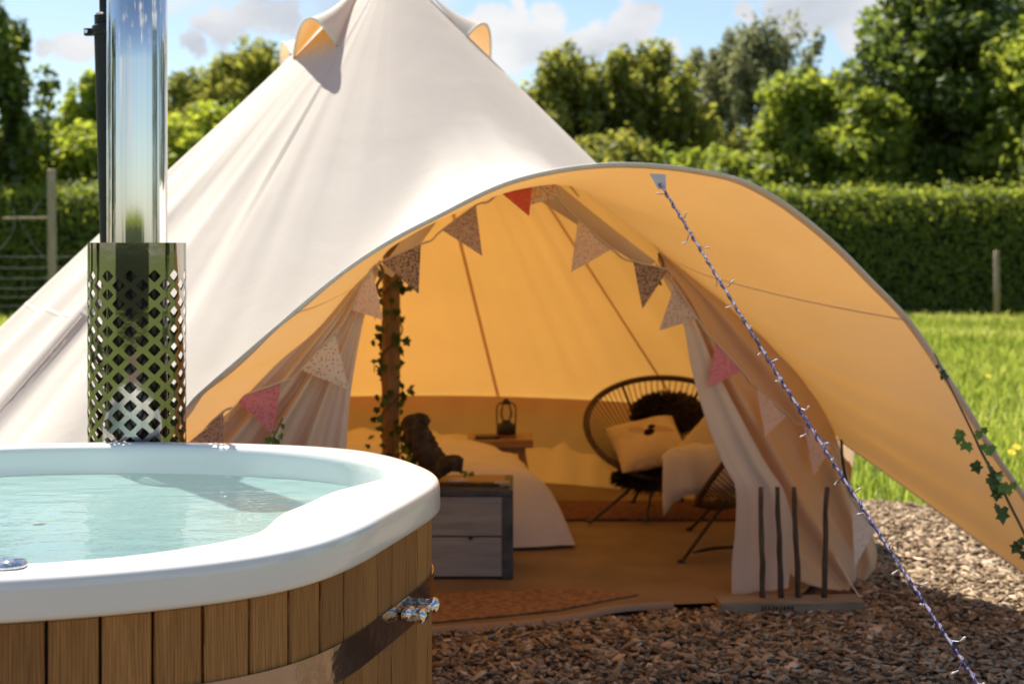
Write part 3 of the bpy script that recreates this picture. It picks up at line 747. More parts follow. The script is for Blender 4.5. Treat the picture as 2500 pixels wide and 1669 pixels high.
# ------------------------------------------------------------------ hot tub
TC = np.array([-1.18, 3.55])
out_pts = [(-.948, 2.634), (-.777, 2.683), (-.585, 2.771), (-.4855, 2.838), (-.4157, 2.922), (-.364, 3.023), (-.3347, 3.107), (-.285, 3.30), (-.2336, 3.497), (-.199, 3.637), (-.1835, 3.748), (-.192, 3.82),
           (-.2547, 3.98), (-.388, 4.21), (-.519, 4.314), (-.777, 4.393), (-1.034, 4.432), (-1.40, 4.41), (-1.577, 4.38)]
in_pts = [(-.99, 2.749), (-.811, 2.803), (-.675, 2.893), (-.573, 3.0), (-.538, 3.075), (-.552, 3.166), (-.543, 3.28), (-.4755, 3.535), (-.4116, 3.636), (-.345, 3.744), (-.318, 3.845), (-.338, 3.964), (-.435, 4.092), (-.6285, 4.229), (-.82, 4.297), (-1.01, 4.33), (-1.287, 4.34), (-1.547, 4.297)]
def polar(pts, rleft, sig):
    a = [math.atan2(y-TC[1], x-TC[0]) for x, y in pts]; r = [math.hypot(x-TC[0], y-TC[1]) for x, y in pts]
    for d in (140, 165, 190, 215, 240): a.append(R(d) if d <= 180 else R(d-360)); r.append(rleft)
    o = np.argsort(a); a = np.array(a)[o]; r = np.array(r)[o]
    th = np.linspace(-math.pi, math.pi, 721)[:-1]
    rr = np.interp(th, np.concatenate((a-2*math.pi, a, a+2*math.pi)), np.concatenate((r, r, r)))
    kern = np.exp(-.5*(np.arange(-28, 29)/sig)**2); kern /= kern.sum()
    return th, np.convolve(np.concatenate((rr[-28:], rr, rr[:28])), kern, 'valid')
TH, RO = polar(out_pts, .95, 8); _, RI = polar(in_pts, .83, 8)
def ring(r, z):
    return [Vector((TC[0]+r[i]*math.cos(TH[i]), TC[1]+r[i]*math.sin(TH[i]), z if np.isscalar(z) else z[i])) for i in range(0, 720, 2)]
tub = thing('hot_tub', 'round wood-clad hot tub with a moulded white rim', 'hot tub', (TC[0], TC[1], 0))
HOFF = Vector((-TC[0], -TC[1], 0))
def hpart(mb, name, mat, parent=tub, smooth=True, **k):
    mb.v = [v+HOFF for v in mb.v]; return mb.build(name, mat, parent, smooth=smooth, **k)
Wd = np.maximum(RO-RI, .09)
prof = [(RO-.034, .914), (RO-.008, .912), (RO-.001, .917), (RO, .926), (RO-.0008, .970), (RO-.002, .980), (RO-.0055, .989), (RO-.012, .9952), (RO-.021, .9982), (RO-.044, .9995)]
prof += [(RO-.044-(Wd-.078)*t, .9995-.010*math.sin(math.pi*t)*np.clip((Wd-.1)*6, .15, 1)) for t in (.25, .5, .75)]
prof += [(RI+.034, .9995), (RI+.020, 1.0), (RI+.010, .996), (RI+.003, .988), (RI-.001, .976), (RI-.004, .955), (RI-.012, .90), (RI-.025, .80), (RI-.05, .70), (RI-.12, .66), (RI*.62, .655), (RI*.55, .64), (RI*.5, .50), (RI*.2, .48)]
m = MB(); m.grid([ring(r, z) for r, z in prof], closed_v=True); b0 = len(m.v)
m.f.append([b0-360+i for i in range(360)]); hpart(m, 'shell', M['acrylic'], fix=True)
# staves
ro_s = RO-.022
px_ = TC[0]+ro_s*np.cos(TH); py_ = TC[1]+ro_s*np.sin(TH)
seg = np.hypot(np.diff(np.append(px_, px_[0])), np.diff(np.append(py_, py_[0]))); cum = np.concatenate(([0], np.cumsum(seg)))
NS = int(round(cum[-1]/.098)); sw = cum[-1]/NS
def outline(s, off=0):
    s = s % cum[-1]
    x = np.interp(s, cum, np.append(px_, px_[0])); y = np.interp(s, cum, np.append(py_, py_[0])); return np.array([x, y])
ms = MB(); wdt = sw-.0065
ms.box((-wdt/2, -.03, 0.0), (wdt/2, 0, .895)); stave_me = ms.mesh('stave', bevel=.0035, seg=1); stave_me.materials.append(M['stave'])
for k in range(NS):
    p0 = outline(k*sw+.003); p1 = outline((k+1)*sw-.003); mid = (p0+p1)/2; t = p1-p0
    # inner direction to the left of travel (counter-clockwise outline)
    ang = math.atan2(t[1], t[0])+math.pi
    jit = random.uniform(-.0012, .0012)
    nx, ny = math.sin(ang), -math.cos(ang)
    o = link('stave', stave_me, None, tub, (mid[0]-TC[0]+nx*jit, mid[1]-TC[1]+ny*jit, .014), (0, 0, ang))
m = MB(); m.grid([ring(RO-.058, .012), ring(RO-.058, .908)], closed_v=True); hpart(m, 'inner_wall', M['stick'], fix=True)
# hoop
def hoop(z0, z1, off=.0045):
    m = MB(); rf = np.array([RO[i]-.022+off+.0006*noise.noise(Vector((TH[i]*9, z0, 2))) for i in range(720)])
    m.grid([ring(rf, z0), ring(rf, z1)], closed_v=True); m.grid([ring(rf, z1), ring(rf-.004, z1)], closed_v=True); m.grid([ring(rf-.004, z0), ring(rf, z0)], closed_v=True)
    return hpart(m, 'hoop', M['band'], fix=True)
hp = hoop(.676, .757); hp2 = hoop(.16, .24)
# clamp: two barrel bolts on the hoop
best = min(range(720), key=lambda i: abs(TC[0]+RO[i]*math.cos(TH[i])-(-.232))+abs(TC[1]+RO[i]*math.sin(TH[i])-3.50))
cb = Vector((TC[0]+(RO[best]-.016)*math.cos(TH[best]), TC[1]+(RO[best]-.016)*math.sin(TH[best]), .716))
tg = Vector((TC[0]+RO[(best+10) % 720]*math.cos(TH[(best+10) % 720]), TC[1]+RO[(best+10) % 720]*math.sin(TH[(best+10) % 720]), 0))-Vector((TC[0]+RO[best-10]*math.cos(TH[best-10]), TC[1]+RO[best-10]*math.sin(TH[best-10]), 0))
tg.normalize(); nn = Vector((tg.y, -tg.x, 0)); UP = Vector((0, 0, 1))
def cpart(mb, name): return hpart(mb, name, M['steel'], parent=hp)
def barrel(c, d, L0, r0, name):
    m = MB(); m.tube([c+d*x for x in (-L0-.013, -L0-.012, -L0-.008, -L0, -L0+.016, -L0+.018, L0-.02, L0-.018, L0, L0+.004, L0+.006)], [r0*.35, r0*.75, r0*.98, r0*1.12, r0*1.12, r0*.62, r0*.62, r0*1.12, r0*1.12, r0*.9, r0*.3], 14)
    return cpart(m, name)
barrel(cb+nn*.036+UP*.0, tg, .060, .016, 'clamp_bolt')
barrel(cb+nn*.012-tg*.075+UP*.012, tg, .016, .012, 'clamp_bolt')
for s in (-1, 1):
    m = MB(); Mx = Matrix.Translation(cb+tg*.045*s+nn*.002) @ Matrix(((tg.x, nn.x, 0, 0), (tg.y, nn.y, 0, 0), (0, 0, 1, 0), (0, 0, 0, 1)))
    m.box((-.003, -.002, -.016), (.003, .036, .016), Mx); cpart(m, 'clamp_lug')
# air button on the near rim
bp_ = P(22, 1386, 2.72)
m = MB(); m.lathe([(.034, 0), (.034, .006), (.030, .012), (.02, .016), (.012, .017), (.002, .0175)], (bp_.x, bp_.y, .9985), 28); hpart(m, 'air_button', M['steel'])
# water
m = MB(); m.grid([ring(RI*t-.0095*t, .915) for t in (1, .8, .6, .4, .2, .02)], closed_v=True)
m.v = [v+HOFF for v in m.v]
wo = m.build('tub_water', M['water'], fix=True, smooth=True); wo.location = (TC[0], TC[1], 0)
if wo.data.polygons[0].normal.z < 0: wo.data.flip_normals()
tag(wo, 'clear pale turquoise water filling the hot tub', 'water')

# ------------------------------------------------------------------ steel flue with perforated shield
FD = 4.60; FX = (335-1250)/F*FD
flue = thing('steel_flue', 'polished stainless steel stove flue behind the hot tub', 'flue', (FX, FD, 0))
m = MB(); m.lathe([(.0955, 1.598), (.0955, 2.2), (.0955, 2.46), (.09, 2.47)], (0, 0, 0), 72, cap=False); m.build('pipe', M['steel'], flue, smooth=True)
m = MB(); m.lathe([(.20, .0), (.22, .02), (.22, .50), (.19, .56), (.11, .62), (.097, .66)], (0, 0, 0), 40, cap=False); ob_ = m.build('stove_body', M['black_metal'], flue, smooth=True)
m = MB(); m.lathe([(.0953, .02), (.0953, 1.0), (.0953, 1.597)], (0, 0, 0), 72, cap=False); m.build('inner_pipe', M['hole_shade_steel'], flue, smooth=True)
def shield():
    n = 26; dth = 2*math.pi/n; dz = .029; r1 = .155; r2 = .1535; z0 = .70; zt = 1.617; nrow = 29
    a_, b_ = dth, dz; h1, h2 = .0225/r1, .0215
    fl = []                      # faces in (theta,z) with kind
    def tile(i, j):
        ct, cz = i*dth, z0+j*dz
        o = [(1,0),(.5,.5),(0,1),(-.5,.5),(-1,0),(-.5,-.5),(0,-1),(.5,-.5)]
        O = [(ct+x*a_, cz+y*b_) for x, y in o]
        hin = [(.93,0),(.5,.5),(0,.93),(-.5,.5),(-.93,0),(-.5,-.5),(0,-.93),(.5,-.5)]
        I = [(ct+x*h1, cz+y*h2) for x, y in hin]
        for k in range(8):
            k2 = (k+1) % 8; fl.append((O[k], O[k2], I[k2], I[k]))
        return I
    holes = [tile(i, j) for j in range(nrow) for i in range(n) if (i+j) % 2 == 0]
    # straight top above the zigzag
    jt = nrow-1
    def zz(i): return z0+(jt+1 if (i+jt) % 2 == 0 else jt)*dz
    for i in range(n):
        ta, tb = i*dth, (i+1)*dth; tm = (ta+tb)/2; za, zb = zz(i), zz(i+1); zm = (za+zb)/2
        fl.append(((ta, za), (tm, zm), (tm, zt), (ta, zt))); fl.append(((tm, zm), (tb, zb), (tb, zt), (tm, zt)))
    def zb_(i): return z0-(1 if (i % 2) == 0 else 0)*dz
    for i in range(n):
        ta, tb = i*dth, (i+1)*dth; tm = (ta+tb)/2; za, zb = zb_(i), zb_(i+1); zm = (za+zb)/2; zl = z0-.1
        fl.append(((ta, zl), (tm, zl), (tm, zm), (ta, za))); fl.append(((tm, zl), (tb, zl), (tb, zb), (tm, zm)))
    V = []; Fs = []; NRM = []
    def pt(t, z, r): return (r*math.cos(t), r*math.sin(t), z)
    def quad(pts, nr):
        b = len(V); V.extend(pts); Fs.append([b, b+1, b+2, b+3]); NRM.extend(nr)
    for q in fl:
        rad = [(math.cos(t), math.sin(t), 0) for t, z in q]
        quad([pt(t, z, r1) for t, z in q], rad)
        q2 = q[::-1]; quad([pt(t, z, r2) for t, z in q2], [(-math.cos(t), -math.sin(t), 0) for t, z in q2])
    for I in holes:
        c = (sum(x[0] for x in I)/8, sum(x[1] for x in I)/8)
        for k in range(8):
            p, q = I[k], I[(k+1) % 8]
            pts = [pt(*p, r1), pt(*q, r1), pt(*q, r2), pt(*p, r2)]
            A = Vector(pts[1])-Vector(pts[0]); B = Vector(pts[3])-Vector(pts[0]); nv = A.cross(B).normalized()
            quad(pts, [tuple(nv)]*4)
    for k in range(52):          # top lip
        t0, t1 = k*dth/2, (k+1)*dth/2
        quad([pt(t0, zt, r2), pt(t1, zt, r2), pt(t1, zt, r1), pt(t0, zt, r1)][::-1], [(0, 0, 1)]*4)
    me = bpy.data.meshes.new('heat_shield'); me.from_pydata(V, [], Fs); me.update()
    me.polygons.foreach_set('use_smooth', [True]*len(me.polygons))
    me.normals_split_custom_set(NRM)
    me.materials.append(M['steel_sheet']); me.materials.append(M['hole_shade_steel'])
    me.polygons.foreach_set('material_index', [1 if (k % 2 == 1 and k < 2*len(fl)) else 0 for k in range(len(me.polygons))])  # inside faces take the darkened steel so the holes read dark
    return link('heat_shield', me, M['steel_sheet'], flue)
shield()

bpipe = thing('stove_pipe', 'matt black stove pipe standing behind the polished steel flue', 'stove pipe', P(312, 1700, 4.95)-Vector((0, 0, P(312, 1700, 4.95).z)))
tilt = Matrix.Rotation(R(-1.6), 4, 'Y')
zc = P(0, 62, 4.95).z
for nm, pr in (('pipe', [(.050, .02), (.050, 1.2), (.050, zc)]), ('collar', [(.052, zc-.035), (.057, zc-.033), (.057, zc-.004), (.052, zc)]),
               ('spark_mesh', [(.046, zc+.001)]+[(.046+.003*(k % 2), zc+.004+.004*k) for k in range(9)]+[(.040, zc+.042)]), ('cowl_pipe', [(.030, zc+.043), (.030, zc+.6)])):
    m = MB(); m.lathe(pr, (0, 0, 0), 28, cap=False); m.v = [tilt @ v for v in m.v]; m.build(nm, M['black_metal'], bpipe, smooth=(nm != 'spark_mesh'))
m = MB(); m.box((-.085, -.012, zc-.034), (-.05, .012, zc-.008)); m.v = [tilt @ v for v in m.v]; m.build('clamp_lug', M['black_metal'], bpipe, bevel=.003)
m = MB(); m.tube([Vector((-.075, -.02, zc-.021)), Vector((-.075, .02, zc-.021))], .007, 8); m.v = [tilt @ v for v in m.v]; m.build('clamp_bolt', M['steel'], bpipe)

# ------------------------------------------------------------------ bunting
def hitd(px, py, d0, gap=.05):
    d = Vector(((px-1250)/F, 1, -(py-YH)/F)); best = None
    for bv in BV:
        h = bv.ray_cast(Vector((0, 0, CH)), d.normalized())
        if h[0] is not None and 4 < h[0].y < 8: best = h[0].y if best is None else min(best, h[0].y)
    return min(d0, best-gap) if best else d0
flags_l = [('redfloral', (1338, 424), (1370, 479), (1273, 507), 5.62), ('red', (1222, 470), (1300, 444), (1292, 528), 5.5), ('brown', (1079, 562), (1162, 501), (1178, 625), 5.78), ('dark', (931, 639), (1028, 596), (1022, 718), 5.62), ('peach', (855, 756), (908, 654), (935, 781), 5.48),
           ('cream', (734, 903), (817, 812), (853, 951), 5.4), ('pink', (576, 973), (687, 933), (664, 1062), 5.3), ('brown', (470, 1070), (546, 1004), (548, 1120), 5.1)]
flags_r = [('check', (1411, 536), (1494, 608), (1394, 665), 6.12), ('dark', (1546, 639), (1631, 659), (1568, 754), 6.22), ('tan', (1647, 695), (1702, 778), (1609, 807), 6.2),
           ('pink', (1747, 835), (1812, 906), (1730, 946), 6.4), ('peach', (1846, 946), (1923, 1013), (1867, 1065), 6.6), ('peach', (1961, 1040), (2032, 1086), (1988, 1164), 6.8), ('white', (2078, 1215), (2136, 1290), (2086, 1385), 6.8)]
def flag(parent, kind, a, b_, c, d, off):
    cand = []
    for (w0, w1, w2) in ((1,0,0),(0,1,0),(0,0,1),(.5,.5,0),(.5,0,.5),(0,.5,.5),(.34,.33,.33),(.6,.2,.2),(.2,.6,.2),(.2,.2,.6)):
        cand.append(hitd(a[0]*w0+b_[0]*w1+c[0]*w2, a[1]*w0+b_[1]*w1+c[1]*w2, d, .045))
    dm = min(cand)
    A, B, T = P(*a, dm), P(*b_, dm), P(*c, dm)
    rows = []; n = 10
    nrm = (B-A).cross(T-A).normalized()
    if nrm.y > 0: nrm = -nrm
    for j in range(n+1):
        t = j/n; l = A.lerp(T, t); r = B.lerp(T, t); row = []
        for i in range(9):
            s = i/8; p = l.lerp(r, s); row.append(p+nrm*(.010*math.sin(4.5*s+off)*(1-t)*.8+.012*math.sin(2.4*t+off*2)*t))
        rows.append(row)
    m = MB(); m.grid(rows); m.v = [v-off_b for v in m.v]
    f = m.build('flag', FL[kind], parent, smooth=True, fix=False); return A, B
off_b = Vector((0, 0, 0))
bl = thing('bunting', 'string of floral pennants hung down the tub side of the tent doorway', 'bunting')
br = thing('bunting', 'string of floral pennants hung down the doorway side with the stick rack', 'bunting')
for par, fl_, nm in ((bl, flags_l, 0), (br, flags_r, 1)):
    cord = []
    for k, (kind, a, b_, c, d) in enumerate(fl_):
        A, B = flag(par, kind, a, b_, c, d, k*1.3+nm)
        top = sorted((A, B), key=lambda v: -v.z)
        if k > 0 and len(cord):
            gp = (cord[-1]+top[0])/2; cord.append(gp+Vector((0, 0, -.012)))
        cord += top
    if nm == 1: cord.insert(0, P(1345, 470, 6.1))
    m = MB(); m.tube(catmull(cord, 5), .0045, 6); m.build('cord', M['cord_pink'], par, smooth=True)

# ------------------------------------------------------------------ guy rope with string lights
T0 = P(1612, 448, 5.18); T1 = Vector((1.50, 3.46, 0.0))
# canvas tab that the rope hangs from
m = MB(); a = P(1585, 424, 5.20); b_ = P(1625, 426, 5.21); c1 = P(1606, 462, 5.18); c2 = P(1626, 464, 5.18)
m.grid([[a, b_], [a.lerp(c1, .5)+Vector((0, -.01, 0)), b_.lerp(c2, .5)+Vector((0, -.01, 0))], [c1, c2]]); tpart(m, 'rope_tab', M['linen'], fix=False)
rope = thing('guy_rope', 'speckled guy rope running from the canopy rim down to the bark', 'rope', (T1.x, T1.y, 0))
gp = [T0.lerp(T1, t)+Vector((0, 0, -.035*math.sin(math.pi*t))) for t in np.linspace(0, 1, 90)]
m = MB(); m.tube(gp, .0042, 8); m.v = [v-rope.location for v in m.v]; m.build('line', M['rope'], rope, smooth=True)
m = MB(); m.tube([Vector((0, 0, .16)), Vector((.015, -.012, .02)), Vector((.03, -.03, -.12))], [.009, .008, .003], 8); m.build('peg', M['wire'], rope)
lights = thing('string_lights', 'dark blue string of tiny lights twisted round the guy rope', 'string lights', (T1.x, T1.y, 0))
dirn = (T1-T0).normalized(); s1 = dirn.cross(Vector((0, 0, 1))).normalized(); s2 = dirn.cross(s1)
cp = []; Ltot = (T1-T0).length
def rope_at(t): return T0.lerp(T1, t)+Vector((0, 0, -.035*math.sin(math.pi*t)))
for i in range(900):
    t = i/899; a = t*Ltot/.055*2*math.pi; rr = .0062+.0015*math.sin(i*.7)
    cp.append(rope_at(t)+(s1*math.cos(a)+s2*math.sin(a))*rr)
m = MB(); m.tube(cp, .0018, 5); m.v = [v-lights.location for v in m.v]; m.build('cable', M['cable'], lights, smooth=True)
mbulb = MB(); mbulb.tube([Vector((0, 0, -.012)), Vector((0, 0, 0)), Vector((0, 0, .002)), Vector((0, 0, .008)), Vector((0, 0, .011))], [.0018, .0022, .0032, .0030, .001], 8)
bulb_me = mbulb.mesh('bulb', smooth=True); bulb_me.materials.append(M['glass_bulb'] if 'glass_bulb' in M else M['linen'])
for i in range(40):
    t = .02+.96*i/39; a = i*2.4; pdir = (s1*math.cos(a)+s2*math.sin(a)).normalized(); ln_ = random.uniform(.014, .04)
    p0 = rope_at(t); p1 = p0+pdir*ln_+dirn*random.uniform(-.01, .02)
    m = MB(); m.tube([p0+pdir*.008, p0.lerp(p1, .6)+dirn*.004, p1], .0015, 5); m.v = [v-lights.location for v in m.v]; m.build('lead', M['cable'], lights)
    o = link('bulb', bulb_me, None, lights, p1-lights.location); o.rotation_mode = 'QUATERNION'; o.rotation_quaternion = pdir.to_track_quat('Z', 'X')

# ------------------------------------------------------------------ ivy
def leaf_mesh(name, lob=5, seed=0):
    pts = []
    base = [(0, 0), (.22, -.12), (.5, .05), (.36, .3), (.58, .55), (.28, .6), (0, 1.0), (-.28, .6), (-.58, .55), (-.36, .3), (-.5, .05), (-.22, -.12)]
    v = [Vector((0, .35, .05))]+[Vector((x*.95, y, -.10*abs(x)-.06*y*y)) for x, y in base]
    f = [[0, i, i % 12+1] for i in range(1, 13)]
    me = bpy.data.meshes.new(name); me.from_pydata(v, [], f); me.update(); return me
ivy_me = leaf_mesh('leaf'); ivy_me.materials.append(M['leaf_ivy'])
ivy_me2 = leaf_mesh('leaf'); ivy_me2.materials.append(M['leaf_bright'])
def place_leaf(parent, p, size, bright=False, out=None):
    o = link('leaf', ivy_me2 if bright else ivy_me, None, parent, p-parent.location)
    s = size*random.uniform(.75, 1.25); o.scale = (s, s, s)
    o.rotation_euler = (R(random.uniform(200, 300)), R(random.uniform(-35, 35)), R(random.uniform(-70, 70)) if out is None else out+R(random.uniform(-50, 50)))
    return o
iv = thing('ivy_garland', 'green ivy garland wound round the wooden centre pole', 'ivy', (C.x, C.y, 0))
hel = []
for i in range(160):
    t = i/159; a = t*2*math.pi*4.2; hel.append(Vector((C.x+.055*math.cos(a), C.y+.055*math.sin(a), .28+1.25*t)))
m = MB(); m.tube(hel, .004, 5); m.v = [v-iv.location for v in m.v]; m.build('vine', M['stem'], iv, smooth=True)
for i in range(150):
    t = random.random()**1.1; a = random.uniform(0, 2*math.pi); r = .05+abs(random.gauss(0, .022))*(1.5 if t < .35 else 1)
    z = .28+1.2*t
    if random.random() < .12: r += .03
    place_leaf(iv, Vector((C.x+r*math.cos(a), C.y+r*math.sin(a)-.02, z)), .042, False)
# sprig along the right rim of the canopy
sp = thing('ivy_sprig', 'leafy ivy sprig trailing along the low side of the porch rim', 'ivy', P(2400, 1100, 5.55))
line = catmull([P(2280, 860, 5.66), P(2330, 965, 5.64), P(2372, 1050, 5.60), P(2400, 1110, 5.56), P(2440, 1180, 5.54), P(2470, 1240, 5.52), P(2500, 1300, 5.5), P(2540, 1390, 5.5)], 10)
m = MB(); m.tube(line, [.0025+.003*min(1, i/30) for i in range(len(line))], 6); m.v = [v-sp.location for v in m.v]; m.build('vine', M['stem'], sp, smooth=True)
for (x, y, s, br_) in [(2345, 1055, 26, 1), (2362, 1080, 24, 1), (2390, 1052, 20, 1), (2400, 1085, 24, 1), (2418, 1088, 22, 1), (2380, 1130, 28, 0), (2418, 1137, 24, 0), (2432, 1152, 26, 0), (2444, 1185, 30, 1), (2462, 1182, 30, 1), (2475, 1178, 22, 1), (2433, 1197, 24, 0), (2445, 1240, 34, 0), (2488, 1328, 30, 0), (2300, 905, 12, 0), (2312, 915, 12, 0), (2425, 1170, 22, 0), (2500, 1345, 26, 0)]:
    for rep_ in range(2):
      o = place_leaf(sp, P(x+rep_*random.uniform(-14, 14), y+rep_*random.uniform(-14, 14), 5.53-.02*rep_), s/F*5.5*(1.15-.3*rep_), bool(br_)); o.rotation_euler = (R(random.uniform(235, 285)), R(random.uniform(-40, 40)), R(random.uniform(-40, 40)))
# green sprig at the foot of the tub-side flap
sg = thing('ivy_sprig', 'small pale green leaves by the pink pennant above the tub rim', 'ivy', P(668, 1085, 5.0))
m = MB(); m.tube([P(690, 1020, 5.0), P(676, 1050, 5.0), P(664, 1075, 5.0), P(668, 1110, 5.0)], .0025, 5); m.v = [v-sg.location for v in m.v]; m.build('vine', M['stem'], sg)
for (x, y, s) in [(655, 1068, 22), (676, 1072, 26), (668, 1052, 18), (684, 1060, 16), (690, 1035, 14)]:
    place_leaf(sg, P(x, y, 4.98), s/F*5, y > 1000)

# ------------------------------------------------------------------ furniture in the tent
def zpx(py, d): return CH-(py-YH)/F*d
# chest
chest = thing('storage_chest', 'grey planked storage chest with dark metal corners inside the doorway', 'chest', (-.48, 6.95, .022))
cw, cd, chh = .96, .42, .425
ox = -.48
for z0, z1 in ((.012, .198), (.204, .39)):
    m = MB(); m.box((-cw/2+.01, -cd/2, z0), (cw/2-.012, -cd/2+.02, z1)); m.build('plank', M['chest_wood'], chest, bevel=.004)
    m = MB(); m.box((cw/2-.03, -cd/2+.022, z0), (cw/2-.01, cd/2-.002, z1)); m.build('plank', M['chest_wood'], chest, bevel=.004)
    m = MB(); m.box((-cw/2+.01, -cd/2+.022, z0), (-cw/2+.03, cd/2-.002, z1)); m.build('plank', M['chest_wood'], chest, bevel=.004)
m = MB(); m.box((-cw/2+.04, cd/2-.022, .012), (cw/2-.04, cd/2-.002, .39)); m.build('plank', M['chest_wood'], chest, bevel=.004)
m = MB(); m.box((-cw/2-.004, -cd/2-.008, .393), (cw/2+.006, cd/2+.004, .425)); lid = m.build('lid', M['zinc'], chest, bevel=.005)
m = MB(); m.box((-cw/2+.04, -cd/2+.04, .4255), (cw/2-.035, cd/2-.03, .430)); m.build('lid_board', M['table_wood'], lid)
for sx in (-1, 1):
    for sy in (-1, 1):
        m = MB(); x = sx*(cw/2-.028); y = sy*(cd/2-.012)
        m.box((min(x, x+sx*.034)-.020*(sx > 0), -.016+y, 0), (max(x, x+sx*.034)+.020*(sx < 0), y+.016, .392)); m.build('corner_post', M['zinc'], chest, bevel=.004)
m = MB(); m.tube([Vector((.285, -.212, .197)), Vector((.285, -.224, .197))], [.010, .008], 10); m.build('knob', M['black_metal'], chest)
# things on the chest
tr = MB(); tr.box((-.35, 6.775, .455), (-.06, 6.83, .468)); o = tr.build('cutting_board', M['bark'], bevel=.004); tag(o, 'dark narrow board lying on the front edge of the chest', 'board')
tr = MB(); tr.box((-.085, 6.78, .455), (.02-.03, 6.86, .471)); o = tr.build('book', M['chest_wood'], bevel=.003); tag(o, 'small grey book lying on the chest lid by the corner', 'book')
logt = thing('bark_log', 'dark mottled log standing crooked on the chest against the pole', 'log', (-.25, 7.0, .455))
def dark_log():
    m = MB()
    a = [P(1010, 1030, 7.0), P(1020, 1062, 6.98), P(1036, 1095, 6.97), P(1056, 1125, 6.96), P(1070, 1150, 6.95)]
    pl = catmull(a, 6); m.tube(pl, [.060+.016*math.sin(math.pi*i/(len(pl)-1))*.6+.004*math.sin(i*2.1) for i in range(len(pl))], 14)
    m.v = [v-logt.location+Vector((noise.noise(v*30), noise.noise(v*30+Vector((5, 0, 0))), noise.noise(v*30+Vector((0, 9, 0)))))*.007 for v in m.v]
    m.build('trunk', M['bark'], logt, smooth=True)
    m = MB(); b2 = catmull([P(1062, 1150, 6.92), P(1085, 1135, 6.9), P(1108, 1130, 6.88), P(1130, 1133, 6.88)], 5)
    m.tube(b2, [.045, .044, .044, .043, .043, .043, .043, .042, .042, .041, .041, .040, .040, .038, .034, .028][:len(b2)], 14)
    m.v = [v-logt.location+Vector((noise.noise(v*34), noise.noise(v*34+Vector((5, 0, 0))), noise.noise(v*34+Vector((0, 9, 0)))))*.008 for v in m.v]
    m.build('branch_stub', M['bark'], logt, smooth=True)
    m = MB(); b3 = catmull([P(985, 1045, 7.02), P(1000, 1030, 6.98), P(1030, 1024, 6.98), P(1046, 1034, 6.98)], 5)
    m.tube(b3, [.02+.016*math.sin(math.pi*i/15) for i in range(len(b3))], 12)
    m.v = [v-logt.location+Vector((noise.noise(v*40), 0, noise.noise(v*40+Vector((0, 9, 0)))))*.008 for v in m.v]; m.build('burl', M['bark'], logt, smooth=True)
dark_log()
lg = thing('ivy_clump', 'clump of ivy leaves between the centre pole and the dark log', 'ivy', P(1000, 1120, 6.98))
for i in range(26): place_leaf(lg, P(998+random.gauss(0, 16), 1100+random.uniform(-30, 45), 7.0+random.uniform(-.05, .05)), .05, random.random() < .3)
gs_ = thing('herb_sprig', 'small green sprig on a pale saucer on the chest', 'plant', P(1138, 1160, 6.9))
for i in range(9):
    place_leaf(gs_, P(1138+random.uniform(-14, 14), 1156+random.uniform(-8, 6), 6.9), .022, True)
sc = MB(); c_ = P(1115, 1168, 6.9); sc.lathe([(.02, 0), (.045, .004), (.055, .012), (.052, .013), (.02, .006)], (c_.x, c_.y, .455), 20); m_o = sc.build('saucer', M['linen'], smooth=True); tag(m_o, 'pale saucer on the chest beside the dark log', 'saucer')

# bed
bedt = thing('bed', 'low bed under a crumpled pale linen cover beside the chest', 'bed', (-.6, 8.1, .02))
def bed():
    corner = [Vector((.24, 7.47, 0)), Vector((-.12, 8.80, 0)), Vector((-1.70, 8.55, 0)), Vector((-1.45, 7.36, 0))]
    m = MB(); rows = []
    cen = sum(corner, Vector())/4
    loop = []
    for i in range(4):
        a, b_ = corner[i], corner[(i+1) % 4]
        for k in range(24): loop.append(a.lerp(b_, k/24))
    lv = [(0.05, .42), (.35, .42), (.65, .41), (.82, .40), (.92, .378), (.98, .34), (1.02, .285), (1.06, .20), (1.10, .09), (1.12, .02)]
    for s, z in lv:
        row = []
        for i, p in enumerate(loop):
            d = p-cen; # round the corners
            c = .5+.5*math.cos(4*math.pi*2*i/96)
            q = cen+d*(1-.06*c*(s > .5))*1.0
            e = (q-cen); L0 = e.length
            ex = (s-1)*.9 if s > 1 else 0
            pos = cen+e*min(s, 1)+e.normalized()*ex*(1.6 if 90 < i or i < 8 else 1)
            nz_ = noise.noise(Vector((pos.x*5, pos.y*5, z*3)))*.022+noise.noise(Vector((pos.x*13, pos.y*13, z*6)))*.010
            fold = .018*math.sin(i*1.1)*max(0, s-1)/.17
            row.append(Vector((pos.x, pos.y, max(.004, z+(nz_ if z > .05 else 0))))+e.normalized()*fold-bedt.location+Vector((0, 0, .02)))
        rows.append(row)
    m.grid(rows, closed_v=True); m.f.append(list(range(96)))
    m.build('linen_cover', M['linen'], bedt, smooth=True)
    m = MB(); m.box((-.75, -.55, .0), (.45, .55, .2)); m.build('mattress', M['blanket'], bedt, bevel=.03)
bed()

